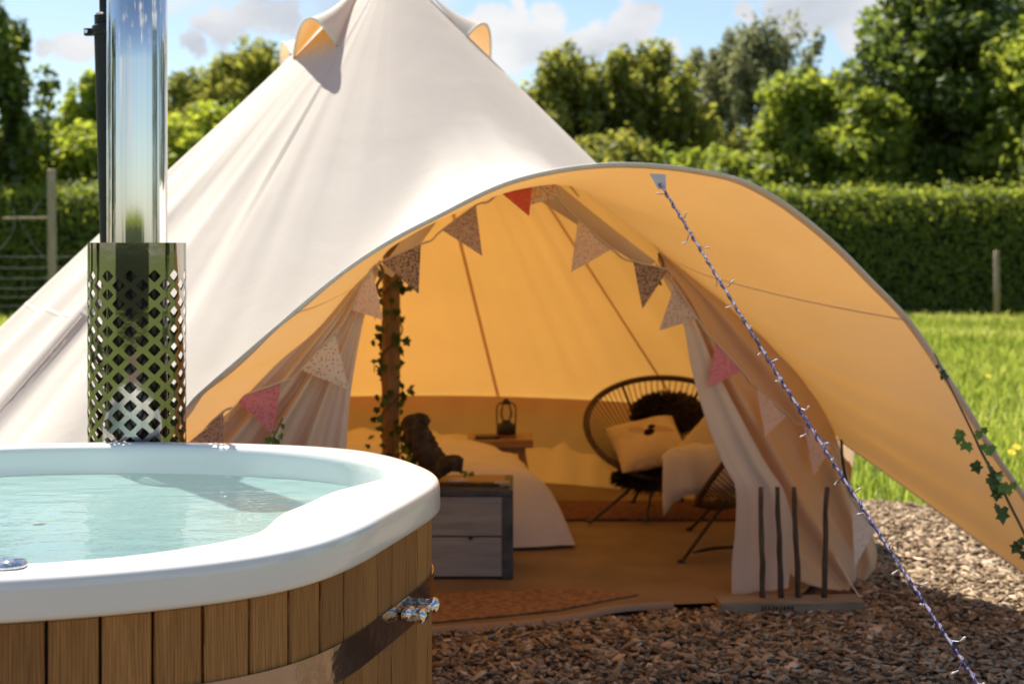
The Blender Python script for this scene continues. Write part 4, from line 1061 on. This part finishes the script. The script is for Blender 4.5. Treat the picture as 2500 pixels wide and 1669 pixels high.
# side table with lantern
tb = thing('side_table', 'small low wooden table against the back of the tent', 'table', (P(1221, 1080, 8.75).x, 8.75, .02))
m = MB(); m.box((-.20, -.17, .355), (.20, .17, .405)); m.build('table_top', M['table_wood'], tb, bevel=.008)
m = MB(); m.box((-.155, -.13, .315), (.155, .13, .354)); m.build('apron', M['table_wood'], tb, bevel=.004)
for sx in (-1, 1):
    for sy in (-1, 1):
        m = MB(); m.tube([Vector((sx*.13, sy*.10, .315)), Vector((sx*.19, sy*.15, 0))], [.022, .017], 8); m.build('leg', M['table_wood'], tb)
lt_ = P(1236, 1070, 8.72); LN = thing('oil_lantern', 'dark oil lantern with glass chimney on the low table', 'lantern', (lt_.x, 8.72, .4255))
m = MB(); m.box((-.062, -.06, 0), (.062, .06, .016)); m.build('base_tile', M['terracotta'], LN, bevel=.002)
m = MB(); m.lathe([(.055, .017), (.060, .022), (.060, .06), (.052, .078), (.03, .088), (.026, .10)], (0, 0, 0), 20); m.build('tank', M['black_metal'], LN, smooth=True)
m = MB(); m.lathe([(.024, .10), (.036, .125), (.038, .15), (.028, .19), (.026, .20)], (0, 0, 0), 18, cap=False); m.build('chimney', M['glass'], LN, smooth=True)
m = MB(); m.lathe([(.028, .20), (.030, .206), (.02, .222), (.014, .232), (.004, .236)], (0, 0, 0), 16); m.build('cap', M['black_metal'], LN, smooth=True)
m = MB(); m.tube(catmull([Vector((-.055, 0, .06)), Vector((-.058, 0, .15)), Vector((-.05, 0, .195)), Vector((0, 0, .215)), Vector((.05, 0, .195)), Vector((.058, 0, .15)), Vector((.055, 0, .06))], 5), .0045, 6); m.build('frame', M['black_metal'], LN, smooth=True)
bk = MB(); bx = P(1190, 1078, 8.68); bk.box((bx.x-.075, 8.61, .4255), (bx.x+.075, 8.72, .441)); tag(bk.build('book', M['black_metal'], bevel=.003), 'black book lying on the low table beside the lantern', 'book')

# string chairs
def make_chair(label, loc, yaw, W_=.385, FS=.40, extra=False):
    t = thing('string_chair', label, 'chair', loc, 'round string chairs at the back of the tent')
    t.rotation_euler = (0, 0, yaw)
    cx = Vector((0, 0, .50)); U = Vector((1, 0, 0)); V_ = Vector((0, .62, .785)).normalized()
    def rimp(a):
        w = W_*(1+.06*math.sin(a)); h = .345 if math.sin(a) > 0 else .36
        return cx+U*w*math.cos(a)+V_*h*math.sin(a)+Vector((0, -.03*math.cos(2*a), 0))
    rp = [rimp(2*math.pi*k/72) for k in range(72)]
    m = MB(); m.tube(rp, .0125, 10, closed=True); m.build('rim', M['cane'], t, smooth=True)
    rp2 = [cx+(p-cx)*.955+Vector((0, .012, -.004)) for p in rp]
    m = MB(); m.tube(rp2, .006, 8, closed=True); m.build('inner_rim', M['cane'], t, smooth=True)
    hub = Vector((0, .10, .245)); hr = [hub+Vector((.10*math.cos(a), .07*math.sin(a), .015*math.sin(a))) for a in [2*math.pi*k/24 for k in range(24)]]
    m = MB(); m.tube(hr, .007, 6, closed=True); m.build('seat_ring', M['dark_metal'], t, smooth=True)
    m = MB()
    for k in range(84):
        a = 2*math.pi*(k+.5)/84; p0 = rimp(a); p2 = hub+Vector((.10*math.cos(a), .07*math.sin(a), .015*math.sin(a)))
        mid = p0.lerp(p2, .55)+Vector((0, .07 if math.sin(a) > -.3 else .02, -.05))
        pl = [p0*(1-s)**2+mid*2*s*(1-s)+p2*s*s for s in (0, .2, .4, .6, .8, 1)]
        m.tube(pl, .0032, 4, cap=False)
    m.build('cords', M['cane'], t)
    for sx in (-1, 1):
        m = MB(); m.tube([Vector((sx*.17, -.02, .27)), Vector((sx*.27, -.12, .15)), Vector((sx*FS, -.24, 0))], .0095, 8); leg = m.build('leg', M['dark_metal'], t)
        m = MB(); m.lathe([(.012, 0), (.02, .002), (.018, .012), (.01, .016)], (sx*FS, -.24, 0), 10); m.build('foot', M['dark_metal'], leg)
        m = MB(); m.tube([Vector((sx*.10, .14, .26)), Vector((sx*.12, .24, .13)), Vector((sx*.15, .34, 0))], .0095, 8); leg = m.build('leg', M['dark_metal'], t)
        m = MB(); m.lathe([(.012, 0), (.02, .002), (.018, .012), (.01, .016)], (sx*.15, .34, 0), 10); m.build('foot', M['dark_metal'], leg)
    if extra:
        m = MB(); m.tube([Vector((-.10, -.10, .25)), Vector((-.15, -.18, .12)), Vector((-.19, -.25, 0))], .0085, 8); leg = m.build('leg', M['dark_metal'], t)
        m = MB(); m.lathe([(.012, 0), (.02, .002), (.018, .012), (.01, .016)], (-.19, -.25, 0), 10); m.build('foot', M['dark_metal'], leg)
    m = MB(); m.tube([rimp(R(118)), rimp(R(118)).lerp(hub, .4)+Vector((0, .09, -.03)), hub+Vector((-.08, .05, 0))], .008, 6); m.build('back_stay', M['dark_metal'], t)
    m = MB(); m.tube([rimp(R(62)), rimp(R(62)).lerp(hub, .4)+Vector((0, .09, -.03)), hub+Vector((.08, .05, 0))], .008, 6); m.build('back_stay', M['dark_metal'], t)
    return t
ch1 = make_chair('round string chair holding a cushion with an insect print', (.92, 8.32, .036), R(6), .50, .51, True)
ch2 = make_chair('round string chair with a pale blanket draped over its front', (1.15, 7.45, .022), R(-100))
def bee_mat():
    m, N, L, out = new_mat('bee_cushion')
    tc = N.new('ShaderNodeTexCoord'); sp_ = N.new('ShaderNodeSeparateXYZ'); L.new(tc.outputs['Object'], sp_.inputs[0])
    def mm(op, a, b=None):
        q = N.new('ShaderNodeMath'); q.operation = op
        for i, v in enumerate((a, b)):
            if v is None: continue
            if hasattr(v, 'type'): L.new(v, q.inputs[i])
            else: q.inputs[i].default_value = v
        return q.outputs[0]
    def ell(cx, cz, rx, rz, rot=0):
        x = mm('SUBTRACT', sp_.outputs[0], cx); z = mm('SUBTRACT', sp_.outputs[2], cz)
        c, s = math.cos(rot), math.sin(rot)
        u = mm('ADD', mm('MULTIPLY', x, c), mm('MULTIPLY', z, s)); v = mm('SUBTRACT', mm('MULTIPLY', z, c), mm('MULTIPLY', x, s))
        d = mm('ADD', mm('POWER', mm('DIVIDE', u, rx), 2), mm('POWER', mm('DIVIDE', v, rz), 2))
        mr = N.new('ShaderNodeMapRange'); mr.inputs['From Min'].default_value = .7; mr.inputs['From Max'].default_value = 1.15; mr.inputs['To Min'].default_value = 1; mr.inputs['To Max'].default_value = 0
        L.new(d, mr.inputs['Value']); return mr.outputs[0]
    wings = mm('MAXIMUM', ell(-.05, .05, .055, .03, -.4), ell(.085, .02, .08, .03, -.2))
    body = mm('MAXIMUM', ell(.012, .012, .036, .030, .5), ell(.040, .055, .024, .020, 0))
    nz = N.new('ShaderNodeTexNoise'); nz.inputs['Scale'].default_value = 7; L.new(tc.outputs['Object'], nz.inputs['Vector'])
    r = ramp_node(N, [(.3, (.56, .42, .24)), (.7, (.68, .53, .33))]); L.new(nz.outputs[0], r.inputs[0])
    m1 = N.new('ShaderNodeMixRGB'); L.new(mm('MULTIPLY', wings, .4), m1.inputs[0]); L.new(r.outputs[0], m1.inputs[1]); m1.inputs[2].default_value = (.30, .13, .06, 1)
    m2 = N.new('ShaderNodeMixRGB'); L.new(body, m2.inputs[0]); L.new(m1.outputs[0], m2.inputs[1]); m2.inputs[2].default_value = (.02, .008, .006, 1)
    d = N.new('ShaderNodeBsdfDiffuse'); L.new(m2.outputs[0], d.inputs[0]); L.new(d.outputs[0], out.inputs[0]); return m
M['bee'] = bee_mat()
def pillow(name, mat, w, h, th, loc, rot, label):
    n = 18; rows = []
    for sgn in (1, -1):
        for j in range(n+1):
            row = []
            for i in range(n+1):
                u, v = i/n*2-1, j/n*2-1
                k = (max(0, 1-abs(u)**3.2)*max(0, 1-abs(v)**3.2))**.55
                pin = 1-.07*(1-abs(v)**2)*abs(u)**2; pin2 = 1-.07*(1-abs(u)**2)*abs(v)**2
                y = -sgn*th*k+.006*noise.noise(Vector((u*3, v*3, sgn)))
                row.append(Vector((u*w/2*pin, y, v*h/2*pin2)))
            rows.append(row)
    m = MB(); m.grid(rows[:n+1]); m.grid(rows[n+1:]); me = m.mesh(name, smooth=True, fix=False)
    bm = bmesh.new(); bm.from_mesh(me); bmesh.ops.remove_doubles(bm, verts=bm.verts, dist=.0005); bmesh.ops.recalc_face_normals(bm, faces=bm.faces); bm.to_mesh(me); bm.free()
    o = link(name, me, mat, None, loc, rot); tag(o, label, 'cushion'); return o
pillow('cushion', M['bee'], .42, .40, .075, P(1582, 1082, 8.2), (R(-58), R(-10), R(8)), 'square beige cushion printed with a bee in the string chair')
pillow('cushion', M['cushion'], .42, .42, .08, P(1765, 1095, 7.45), (R(-22), R(34), R(-40)), 'plain mustard cushion above the pale blanket')
def fur(name, label, c, rad, n, ln_, mat):
    # a pelt: dense tapering hair on a lumpy hide
    v = []; T = []
    for i in range(n):
        d = Vector((random.gauss(0, 1), random.gauss(0, 1), random.gauss(0, 1))).normalized()
        p = Vector((c.x+d.x*rad[0], c.y+d.y*rad[1], c.z+d.z*rad[2])); g = (d+Vector((random.gauss(0, .5), random.gauss(0, .4), random.gauss(0, .4)-.15))).normalized()
        l = ln_*random.uniform(.5, 1.3); s = d.cross(g); s = s.normalized()*.0035 if s.length > 1e-4 else Vector((.004, 0, 0))
        v += [p-s, p+s, p+g*l*.6+s*.5, p+g*l+Vector((0, 0, -l*.2))]; T.append(random.random())
    n_ = len(T); base = 4*np.arange(n_)[:, None]
    me = fast_mesh(name, np.array([tuple(q) for q in v]), np.full(n_, 4), (base+np.array([0, 1, 2, 3])).ravel())
    hid = MB(); hid.lathe([(math.sin(math.pi*k/12)*1.0+.001, -math.cos(math.pi*k/12)) for k in range(13)], (0, 0, 0), 20)
    o = thing(name, label, 'fur throw', c)
    hid.v = [Vector((q.x*rad[0]*1.0, q.y*rad[1], q.z*rad[2])) for q in hid.v]
    hid.build('hide', mat, o, smooth=True)
    a = me.attributes.new('tint', 'FLOAT', 'POINT'); a.data.foreach_set('value', np.repeat(np.array(T), 4).astype(np.float32))
    p_ = link('fur', me, mat, o, -Vector(c)); p_['kind'] = 'stuff'; return o
fur('fur_throw', 'dark brown shaggy fur over the back of the string chair', P(1630, 1005, 8.46), (.17, .05, .085), 5000, .06, M['fur'])
fur('fur_throw', 'dark brown shaggy fur on the seat below the bee cushion', P(1610, 1165, 8.22), (.24, .10, .045), 5000, .05, M['fur'])
def drape():
    rows = []; c = P(1700, 1150, 7.28)
    prof_ = [(-.02, .26, .09), (-.06, .18, .115), (-.10, .09, .12), (-.13, .03, .105), (-.15, -.03, .06), (-.155, -.05, 0), (-.15, -.06, -.06), (-.14, -.06, -.11)]
    for i in range(34):
        s = i/33; x = -.17+.46*s; row = []
        lenf = 1+.35*math.sin(s*5.2+1.0)*(.6 if s > .2 else 1.3)
        for (y, dy, z) in prof_:
            zz = z if z > 0 else z*lenf
            q = Vector((c.x+x, c.y+dy*.5+.02*math.sin(s*17+z*8), c.z+zz+.012*math.sin(s*11+dy*20)+.012*noise.noise(Vector((s*6, dy*9, z*9)))))
            if s < .12: q.z -= (.12-s)*.5
            row.append(q)
        rows.append(row)
    m = MB(); m.grid(rows); bm_ = m.build('blanket', M['blanket'], None, smooth=True, fix=False)
    md = bm_.modifiers.new('thick', 'SOLIDIFY'); md.thickness = .012
    tag(bm_, 'crumpled pale blanket hanging over the front of the second string chair', 'blanket')
drape()
st = MB(); st.tube(catmull([P(1690, 1348, 7.1), P(1740, 1338, 7.12), P(1800, 1334, 7.14)], 5), [.004, .006, .008, .009, .009, .009, .009, .008, .008, .007, .007][:11], 6); o = st.build('twig', M['black_metal'], smooth=True); tag(o, 'thin dark twig lying on the groundsheet below the chairs', 'twig')

# ------------------------------------------------------------------ stick rack by the doorway
rk = thing('stick_rack', 'weathered board with four upright sticks standing outside the tent doorway', 'rack', (1.21, 6.20, .0))
m = MB(); m.box((-.315, -.06, .0), (.315, .07, .066)); bm_me = m.mesh('board', bevel=.006)
link('board', bm_me, M['weathered'], rk, (0, 0, .0), (0, 0, R(2)))
for (x0, x1) in ((1862, 1857), (1908, 1897), (1950, 1938), (2012, 2018)):
    b0 = P(x0, 1470, 6.22)-rk.location; t0 = P(x1, 1188, 6.24)-rk.location; b0.z = .05
    pl = [b0.lerp(t0, k/9)+Vector((.005*noise.noise(Vector((k*.5, x0, 0))), .004*math.sin(k+x0), 0)) for k in range(10)]
    m = MB(); m.tube(pl, [.0135-.003*k/9+.001*math.sin(k*2.3+x0) for k in range(10)], 10); m.build('stick', M['stick'], rk, smooth=True)
m = MB()      # faded stamped marks, too worn to read
for k in range(9):
    x = -.14+.0165*k; hgt = random.uniform(.013, .019)
    for q in range(3):
        xx = x+random.uniform(0, .009); zz = .040-hgt/2+random.uniform(-.002, .002)
        if q == 2: m.box((x, -.0635, zz+random.choice((0, hgt*.5, hgt))-.001), (x+.010, -.0610, zz+.003+0), Matrix.Rotation(R(2), 4, 'Z'))
        else: m.box((xx, -.0635, zz), (xx+.0028, -.0610, zz+hgt), Matrix.Rotation(R(2), 4, 'Z'))
m.build('stamp', M['stamp'], rk, fix=True)
# guy line and peg at the corner of the front panel
gl = thing('tent_peg', 'thin cord pegged at the corner of the front panel beside the rack', 'tent peg', P(2105, 1472, 6.38)-Vector((0, 0, P(2105, 1472, 6.38).z)))
m = MB(); m.tube([P(2040, 1360, 6.55)-gl.location, P(2078, 1425, 6.45)-gl.location, Vector((0, 0, .01))], .004, 6); m.build('cord', M['hem'], gl)
m = MB(); m.tube([Vector((.0, 0, -.08)), Vector((.008, -.004, .03))], [.003, .006], 8); m.build('peg', M['wire'], gl)

# ------------------------------------------------------------------ trees, hedge, fence
def leaf_cloud(name, centers, radii, per, size, mat, parent, origin, flat=.8, tint_c=None, droop=0, up=.35):
    n_c = len(centers); n = n_c*per
    ci = np.repeat(np.arange(n_c), per)
    d = RNG.normal(0, 1, (n, 3)); d /= np.linalg.norm(d, axis=1)[:, None]
    rr = RNG.random(n)**.45
    p = centers[ci]+d*(radii[ci]*rr[:, None])
    p[:, 2] -= droop*RNG.random(n)
    nrm = d*.6+RNG.normal(0, .6, (n, 3))+np.array([0, 0, up]); nrm /= np.linalg.norm(nrm, axis=1)[:, None]
    tv = np.cross(nrm, RNG.normal(0, 1, (n, 3))); tv /= np.linalg.norm(tv, axis=1)[:, None]; bv = np.cross(nrm, tv)
    s = size*RNG.uniform(.55, 1.35, n)[:, None]
    v = np.stack([p-tv*s*.5, p+bv*s*.30+nrm*s*.06, p+tv*s*.55, p-bv*s*.30+nrm*s*.06], 1)-np.array(origin)
    me = fast_mesh(name, v, np.full(n, 4), np.arange(4*n))
    base = RNG.normal(.5, .16, n_c) if tint_c is None else tint_c
    t = np.clip(base[ci]+RNG.normal(0, .18, n), 0, 1)
    a = me.attributes.new('tint', 'FLOAT', 'POINT'); a.data.foreach_set('value', np.repeat(t, 4).astype(np.float32))
    return link(name, me, mat, parent)

def tree(label, x, y, h, rx, mat, clumps=60, per=110, leaf=.17, base=.8, cr=.75, group='trees beyond the hedge', name='tree', spiky=0, ry=None, lean=0):
    t = thing(name, label, 'tree', (x, y, -.03), group)
    ry = ry or rx*.85; clumps = int(clumps*1.6); cr *= .92
    # trunk and limbs
    tp = [Vector((0, 0, 0)), Vector((.05*h*.1, 0, h*.25)), Vector((lean*.5, .05, h*.5)), Vector((lean, 0, h*.82))]
    tl = catmull(tp, 5); r0 = .028*h
    m = MB(); m.tube(tl, [r0*(1-.85*i/(len(tl)-1)) for i in range(len(tl))], 9); tr = m.build('trunk', M['bark'], t, smooth=True)
    cs = []; 
    zc = base+(h-base)*.5; rz = (h-base)*.5
    for k in range(clumps):
        d = np.array([random.gauss(0, 1), random.gauss(0, 1), random.gauss(0, 1)]); d /= np.linalg.norm(d)
        rr = random.uniform(.35, 1.0)**.6
        wz = 1.0 if d[2] > 0 else .9
        q = np.array([d[0]*rx*rr, d[1]*ry*rr, d[2]*rz*rr*wz+zc]); q[2] += random.uniform(-.2, .2)
        q[:2] *= 1-.25*max(0, d[2])
        if spiky and d[2] > .05: q[2] += spiky*random.random()**2
        cs.append(q)
    cs = np.array(cs); cs[:, 2] = np.minimum(cs[:, 2], h-.25)+0
    m = MB(); lim = random.sample(range(clumps), min(16, clumps))
    for k in lim:
        e = Vector(cs[k]); z0 = min(max(base*.8, e.z*.55), h*.7); s = tl[min(len(tl)-1, int(z0/h/.82*(len(tl)-1)))]
        mid = s.lerp(e, .5)+Vector((0, 0, -.1*(e-s).length+.15)); pl = [s*(1-u)**2+mid*2*u*(1-u)+e*u*u for u in np.linspace(0, 1, 6)]
        m.tube(pl, [r0*.42*(1-.85*i/5) for i in range(6)], 6)
    m.build('limbs', M['bark'], t, smooth=True)
    rad = np.stack([RNG.uniform(.6, 1.15, clumps)*cr]*3, 1)*np.array([1, 1, .8])
    if spiky: rad = rad*np.array([.55, .55, 1.5])
    leaf_cloud('crown', cs, rad*1.15, int(per*1.5), leaf*1.45, mat, t, (0, 0, 0))
    return t
def at(px, d): return (px-1250)/F*d
def top(py, d): return CH-(py-YH)/F*d
# right of the tent
tree('tall dense broadleaf tree with glossy leaves rising above the right-hand hedge', at(2330, 38), 38, 9.3, 3.3, M['leaf_deep'], 130, 130, .17, .6, .85)
tree('dark dense tree filling the gap behind the tallest tree', at(2500, 42), 42, 8.6, 3.0, M['leaf_deep'], 90, 120, .19, .5, .9)
tree('dense broadleaf tree whose leafy edge overlaps the tallest tree', at(2620, 35), 35, 7.6, 2.2, M['leaf_fresh'], 80, 120, .17, .5, .75)
tree('bright green young tree just above the hedge top between olive and tall trees', at(1960, 37.5), 37.5, 6.1, 1.55, M['leaf_fresh'], 62, 110, .16, .4, .6)
tree('small fresh green bush tree filling the gap beside the young tree', at(1810, 38), 38, 4.0, 1.5, M['leaf_fresh'], 44, 110, .15, .3, .55)
tree('bushy fresh tree leaning out from the tall tree over the hedge', at(2125, 36), 36, 5.4, 1.3, M['leaf_fresh'], 52, 110, .16, .4, .6)
tree('broad olive green tree nearest the tent slope', at(1400, 42), 42, 6.9, 2.1, M['leaf_olive'], 90, 110, .17, .4, .75, spiky=.7)
tree('broad olive green tree with upright shoots beside the feathery tree', at(1560, 43), 43, 7.3, 2.3, M['leaf_olive'], 90, 110, .17, .4, .75, spiky=.8)
tree('feathery grey green tree of upright branches against the clouds', at(1850, 52), 52, 9.4, 3.0, M['leaf_grey'], 110, 70, .15, 1.0, .75, spiky=1.8)
tree('grey green feathery tree leaning to the olive trees', at(1745, 53), 53, 8.6, 2.0, M['leaf_grey'], 60, 70, .15, 1.0, .7, spiky=1.5)
tree('grey green tree low behind the bright young tree', at(2010, 55), 55, 7.8, 2.6, M['leaf_grey'], 70, 90, .2, .8, .8)
tree('dull olive tree low between the feathery and olive trees', at(1720, 46), 46, 5.6, 2.6, M['leaf_olive'], 80, 100, .19, .3, .8)
tree('dark olive shrub tree behind the porch arch', at(1480, 39), 39, 4.5, 2.0, M['leaf_olive'], 60, 100, .17, .2, .7)
tree('dark shrub tree behind the arch near the bush tree', at(1690, 39), 39, 4.2, 1.8, M['leaf_fresh'], 56, 100, .17, .2, .7)
# left of the tent
tree('rounded olive tree with the highest dome behind the tent slope', at(610, 58), 58, 9.6, 3.1, M['leaf_olive'], 110, 110, .2, 1, .9)
tree('rounded olive tree seen just right of the steel flue', at(470, 60), 60, 8.6, 2.4, M['leaf_olive'], 84, 110, .2, 1, .85)
tree('yellow green bushy tree below the rounded olive trees', at(520, 46), 46, 5.9, 2.6, M['leaf_lime'], 84, 110, .18, .3, .75)
tree('yellow green bushy tree close to the tent slope under the dome', at(680, 47), 47, 6.4, 2.2, M['leaf_lime'], 70, 110, .18, .3, .75)
tree('loose dark green tree at the edge beyond the wooden post', at(-60, 34), 34, 7.4, 1.7, M['leaf_deep'], 50, 80, .16, 1.6, .6, spiky=.3)
tree('lime green shrub over the hedge left of the wooden post', at(40, 35), 35, 4.35, 1.5, M['leaf_lime'], 60, 110, .16, .3, .6)
tree('lime green shrub over the hedge between post and black stove pipe', at(180, 35.5), 35.5, 4.4, 1.3, M['leaf_lime'], 54, 110, .16, .3, .6)
tree('slender lime green tree with a pointed top beside the black stove pipe', at(215, 42), 42, 6.5, .9, M['leaf_lime'], 40, 100, .17, .8, .55, spiky=.5)
tree('mid green tree low behind the lime shrubs', at(110, 44), 44, 5.4, 2.2, M['leaf_deep'], 60, 100, .18, .3, .75)
# trees closing the field to either side
for k, (x_, y_, h_, r_) in enumerate(((-19, 22, 8, 3.2), (-20, 13, 9, 3.4), (-21, 4, 8, 3.2), (18.5, 24, 9, 3.4), (19, 14, 8.5, 3.3), (20, 4, 9, 3.4))):
    tree('broadleaf tree %s from the far hedge along the %s edge of the field' % (('first', 'second', 'third')[k % 3], 'tub-side' if x_ < 0 else 'porch-side'), x_, y_, h_, r_, M['leaf_deep'], 60, 60, .28, .4, 1.0, group='trees closing the field')
# behind the tent, hidden from here but part of the same row
for px_t, d_t, h_t, w_ in ((850, 44, 5.8, 'olive tree screened by the tent next to the yellow green trees'), (1020, 45, 6.0, 'olive tree screened by the tent straight behind its peak'), (1190, 44, 5.8, 'olive tree screened by the tent next to the broad olive trees')):
    tree(w_, at(px_t, d_t), d_t, h_t, 2.3, M['leaf_olive'], 40, 60, .2, .4, .85)

def hedge(label, x0, x1, y0, y1, h):
    t = thing('hedge', label, 'hedge', ((x0+x1)/2, y0, 0))
    m = MB(); rows = []
    nx = int((x1-x0)*3)
    for i in range(nx+1):
        x = x0+(x1-x0)*i/nx; row = []
        for (yy, z) in ((y0, -.05), (y0, .6), (y0+.02, 1.4), (y0+.05, h-.28), (y0+.25, h-.14), (y1-.25, h-.12), (y1, h-.3), (y1, -.05)):
            row.append(Vector((x-t.location.x, yy+.10*noise.noise(Vector((x*.9, z, 3)))+.12-y0, z+.06*noise.noise(Vector((x*.7, yy, 8))))))
        rows.append(row)
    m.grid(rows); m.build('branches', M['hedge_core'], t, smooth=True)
    n = int((x1-x0)*1900); f = RNG.random(n)
    x = RNG.uniform(x0, x1, n); ht = h+.10*np.array([noise.noise(Vector((q*.8, 0, 4))) for q in x])
    front = f < .62
    y = np.where(front, y0+RNG.normal(0, .07, n), RNG.uniform(y0, y1, n)); z = np.where(front, RNG.uniform(0, 1, n)*ht, ht-.08+RNG.gamma(1.1, .075, n))
    p = np.stack([x, y, z], 1)
    nr = np.where(front[:, None], np.array([0, -1, .35]), np.array([0, -.2, 1.]))+RNG.normal(0, .55, (n, 3)); nr /= np.linalg.norm(nr, axis=1)[:, None]
    tv = np.cross(nr, RNG.normal(0, 1, (n, 3))); tv /= np.linalg.norm(tv, axis=1)[:, None]; bv = np.cross(nr, tv)
    s = .095*RNG.uniform(.6, 1.4, n)[:, None]
    v = np.stack([p-tv*s*.5, p+bv*s*.32, p+tv*s*.55, p-bv*s*.32], 1)-np.array((t.location.x, t.location.y, 0))
    me = fast_mesh('foliage', v, np.full(n, 4), np.arange(4*n)); a = me.attributes.new('tint', 'FLOAT', 'POINT')
    a.data.foreach_set('value', np.repeat(np.clip(RNG.normal(.5, .22, n), 0, 1), 4).astype(np.float32))
    link('foliage', me, M['leaf_fresh'], t)
hedge('clipped green hedge behind the wire fence on the tub side', -15, -3.2, 31.6, 33.0, 2.74)
hedge('clipped green hedge across the meadow on the porch side', -3.1, 15.5, 31.9, 33.3, 2.74)

hedge('unseen clipped hedge added behind the camera to darken the flue reflections', -16, 17, -17.4, -16.0, 2.0)  # out of view, added to darken what the steel flue mirrors

def post(label, x, y, h, r, group=None):
    t = thing('fence_post', label, 'post', (x, y, -.03)); 
    m = MB(); m.tube([Vector((0, 0, 0)), Vector((.008, 0, h*.5)), Vector((0, 0, h-.03)), Vector((0, 0, h))], [r*1.05, r, r*.96, r*.8], 10); m.build('timber', M['fence_wood'], t, smooth=True); return t
pd = 17.5
pt_ = post('tall pale round fence post standing before the hedge', at(126, pd), pd, top(413, pd)+.03, .056)
m = MB(); m.tube([Vector((-.62, .05, top(527, pd))), Vector((-.05, .02, top(526, pd)))], .015, 8); m.build('rail', M['fence_wood'], pt_)
m = MB(); m.tube(catmull([P(20, 492, pd)-Vector(pt_.location), P(42, 530, pd)-Vector(pt_.location), P(80, 595, pd)-Vector(pt_.location), P(116, 636, pd)-Vector(pt_.location)], 4), .007, 6); m.build('brace', M['wire'], pt_)
m = MB(); m.tube(catmull([P(38, 532, pd)-Vector(pt_.location), P(26, 575, pd)-Vector(pt_.location), P(-4, 615, pd)-Vector(pt_.location)], 4), .007, 6); m.build('brace', M['wire'], pt_)
m = MB(); m.tube(catmull([P(78, 525, pd)-Vector(pt_.location), P(95, 495, pd)-Vector(pt_.location)], 4), .010, 6); m.build('brace', M['wire'], pt_)
post('thin grey fence post before the hedge across the meadow', at(2433, 30.3), 30.3, top(612, 30.3)+.03, .065)
post('thin grey fence post hidden behind the porch canopy', at(1980, 30.3), 30.3, 1.42, .06)
post('thin grey fence post beyond the tub before the hedge', at(-120, pd), pd, 2.1, .05)
wf = thing('wire_fence', 'pale stock wire strung before the hedge on the tub side', 'fence', (at(100, pd), pd, 0))
for k, py in enumerate((625, 652, 678, 702, 724, 745)):
    z = top(py, pd); m = MB(); m.tube([Vector((x, .03, z-.01*math.cos(x))) for x in np.linspace(-3.4, 3.2, 14)], .002, 4); m.build('wire', M['wire'], wf)

# buttercups in the meadow
bcm = MB(); bcm.lathe([(.001, .0), (.018, .006), (.03, .018), (.026, .02), (.005, .008)], (0, 0, .0), 10); bc_me = bcm.mesh('petals', smooth=True); bc_me.materials.append(M['yellow'])
for (x, y) in ((2412, 920), (2482, 1095), (2470, 1108)):
    d = CH*F/(y-YH)*.93; t = thing('buttercup', 'yellow buttercup flower in the meadow grass', 'flower', (at(x, d), d, -.03), 'buttercups in the meadow')
    zz = top(y, d)+.03
    link('petals', bc_me, None, t, (0, 0, zz), (R(35), 0, 0))
    m = MB(); m.tube([Vector((0, 0, 0)), Vector((.01, 0, zz*.5)), Vector((0, 0, zz+.003))], .003, 5); m.build('stalk', M['leaf_bright'], t)
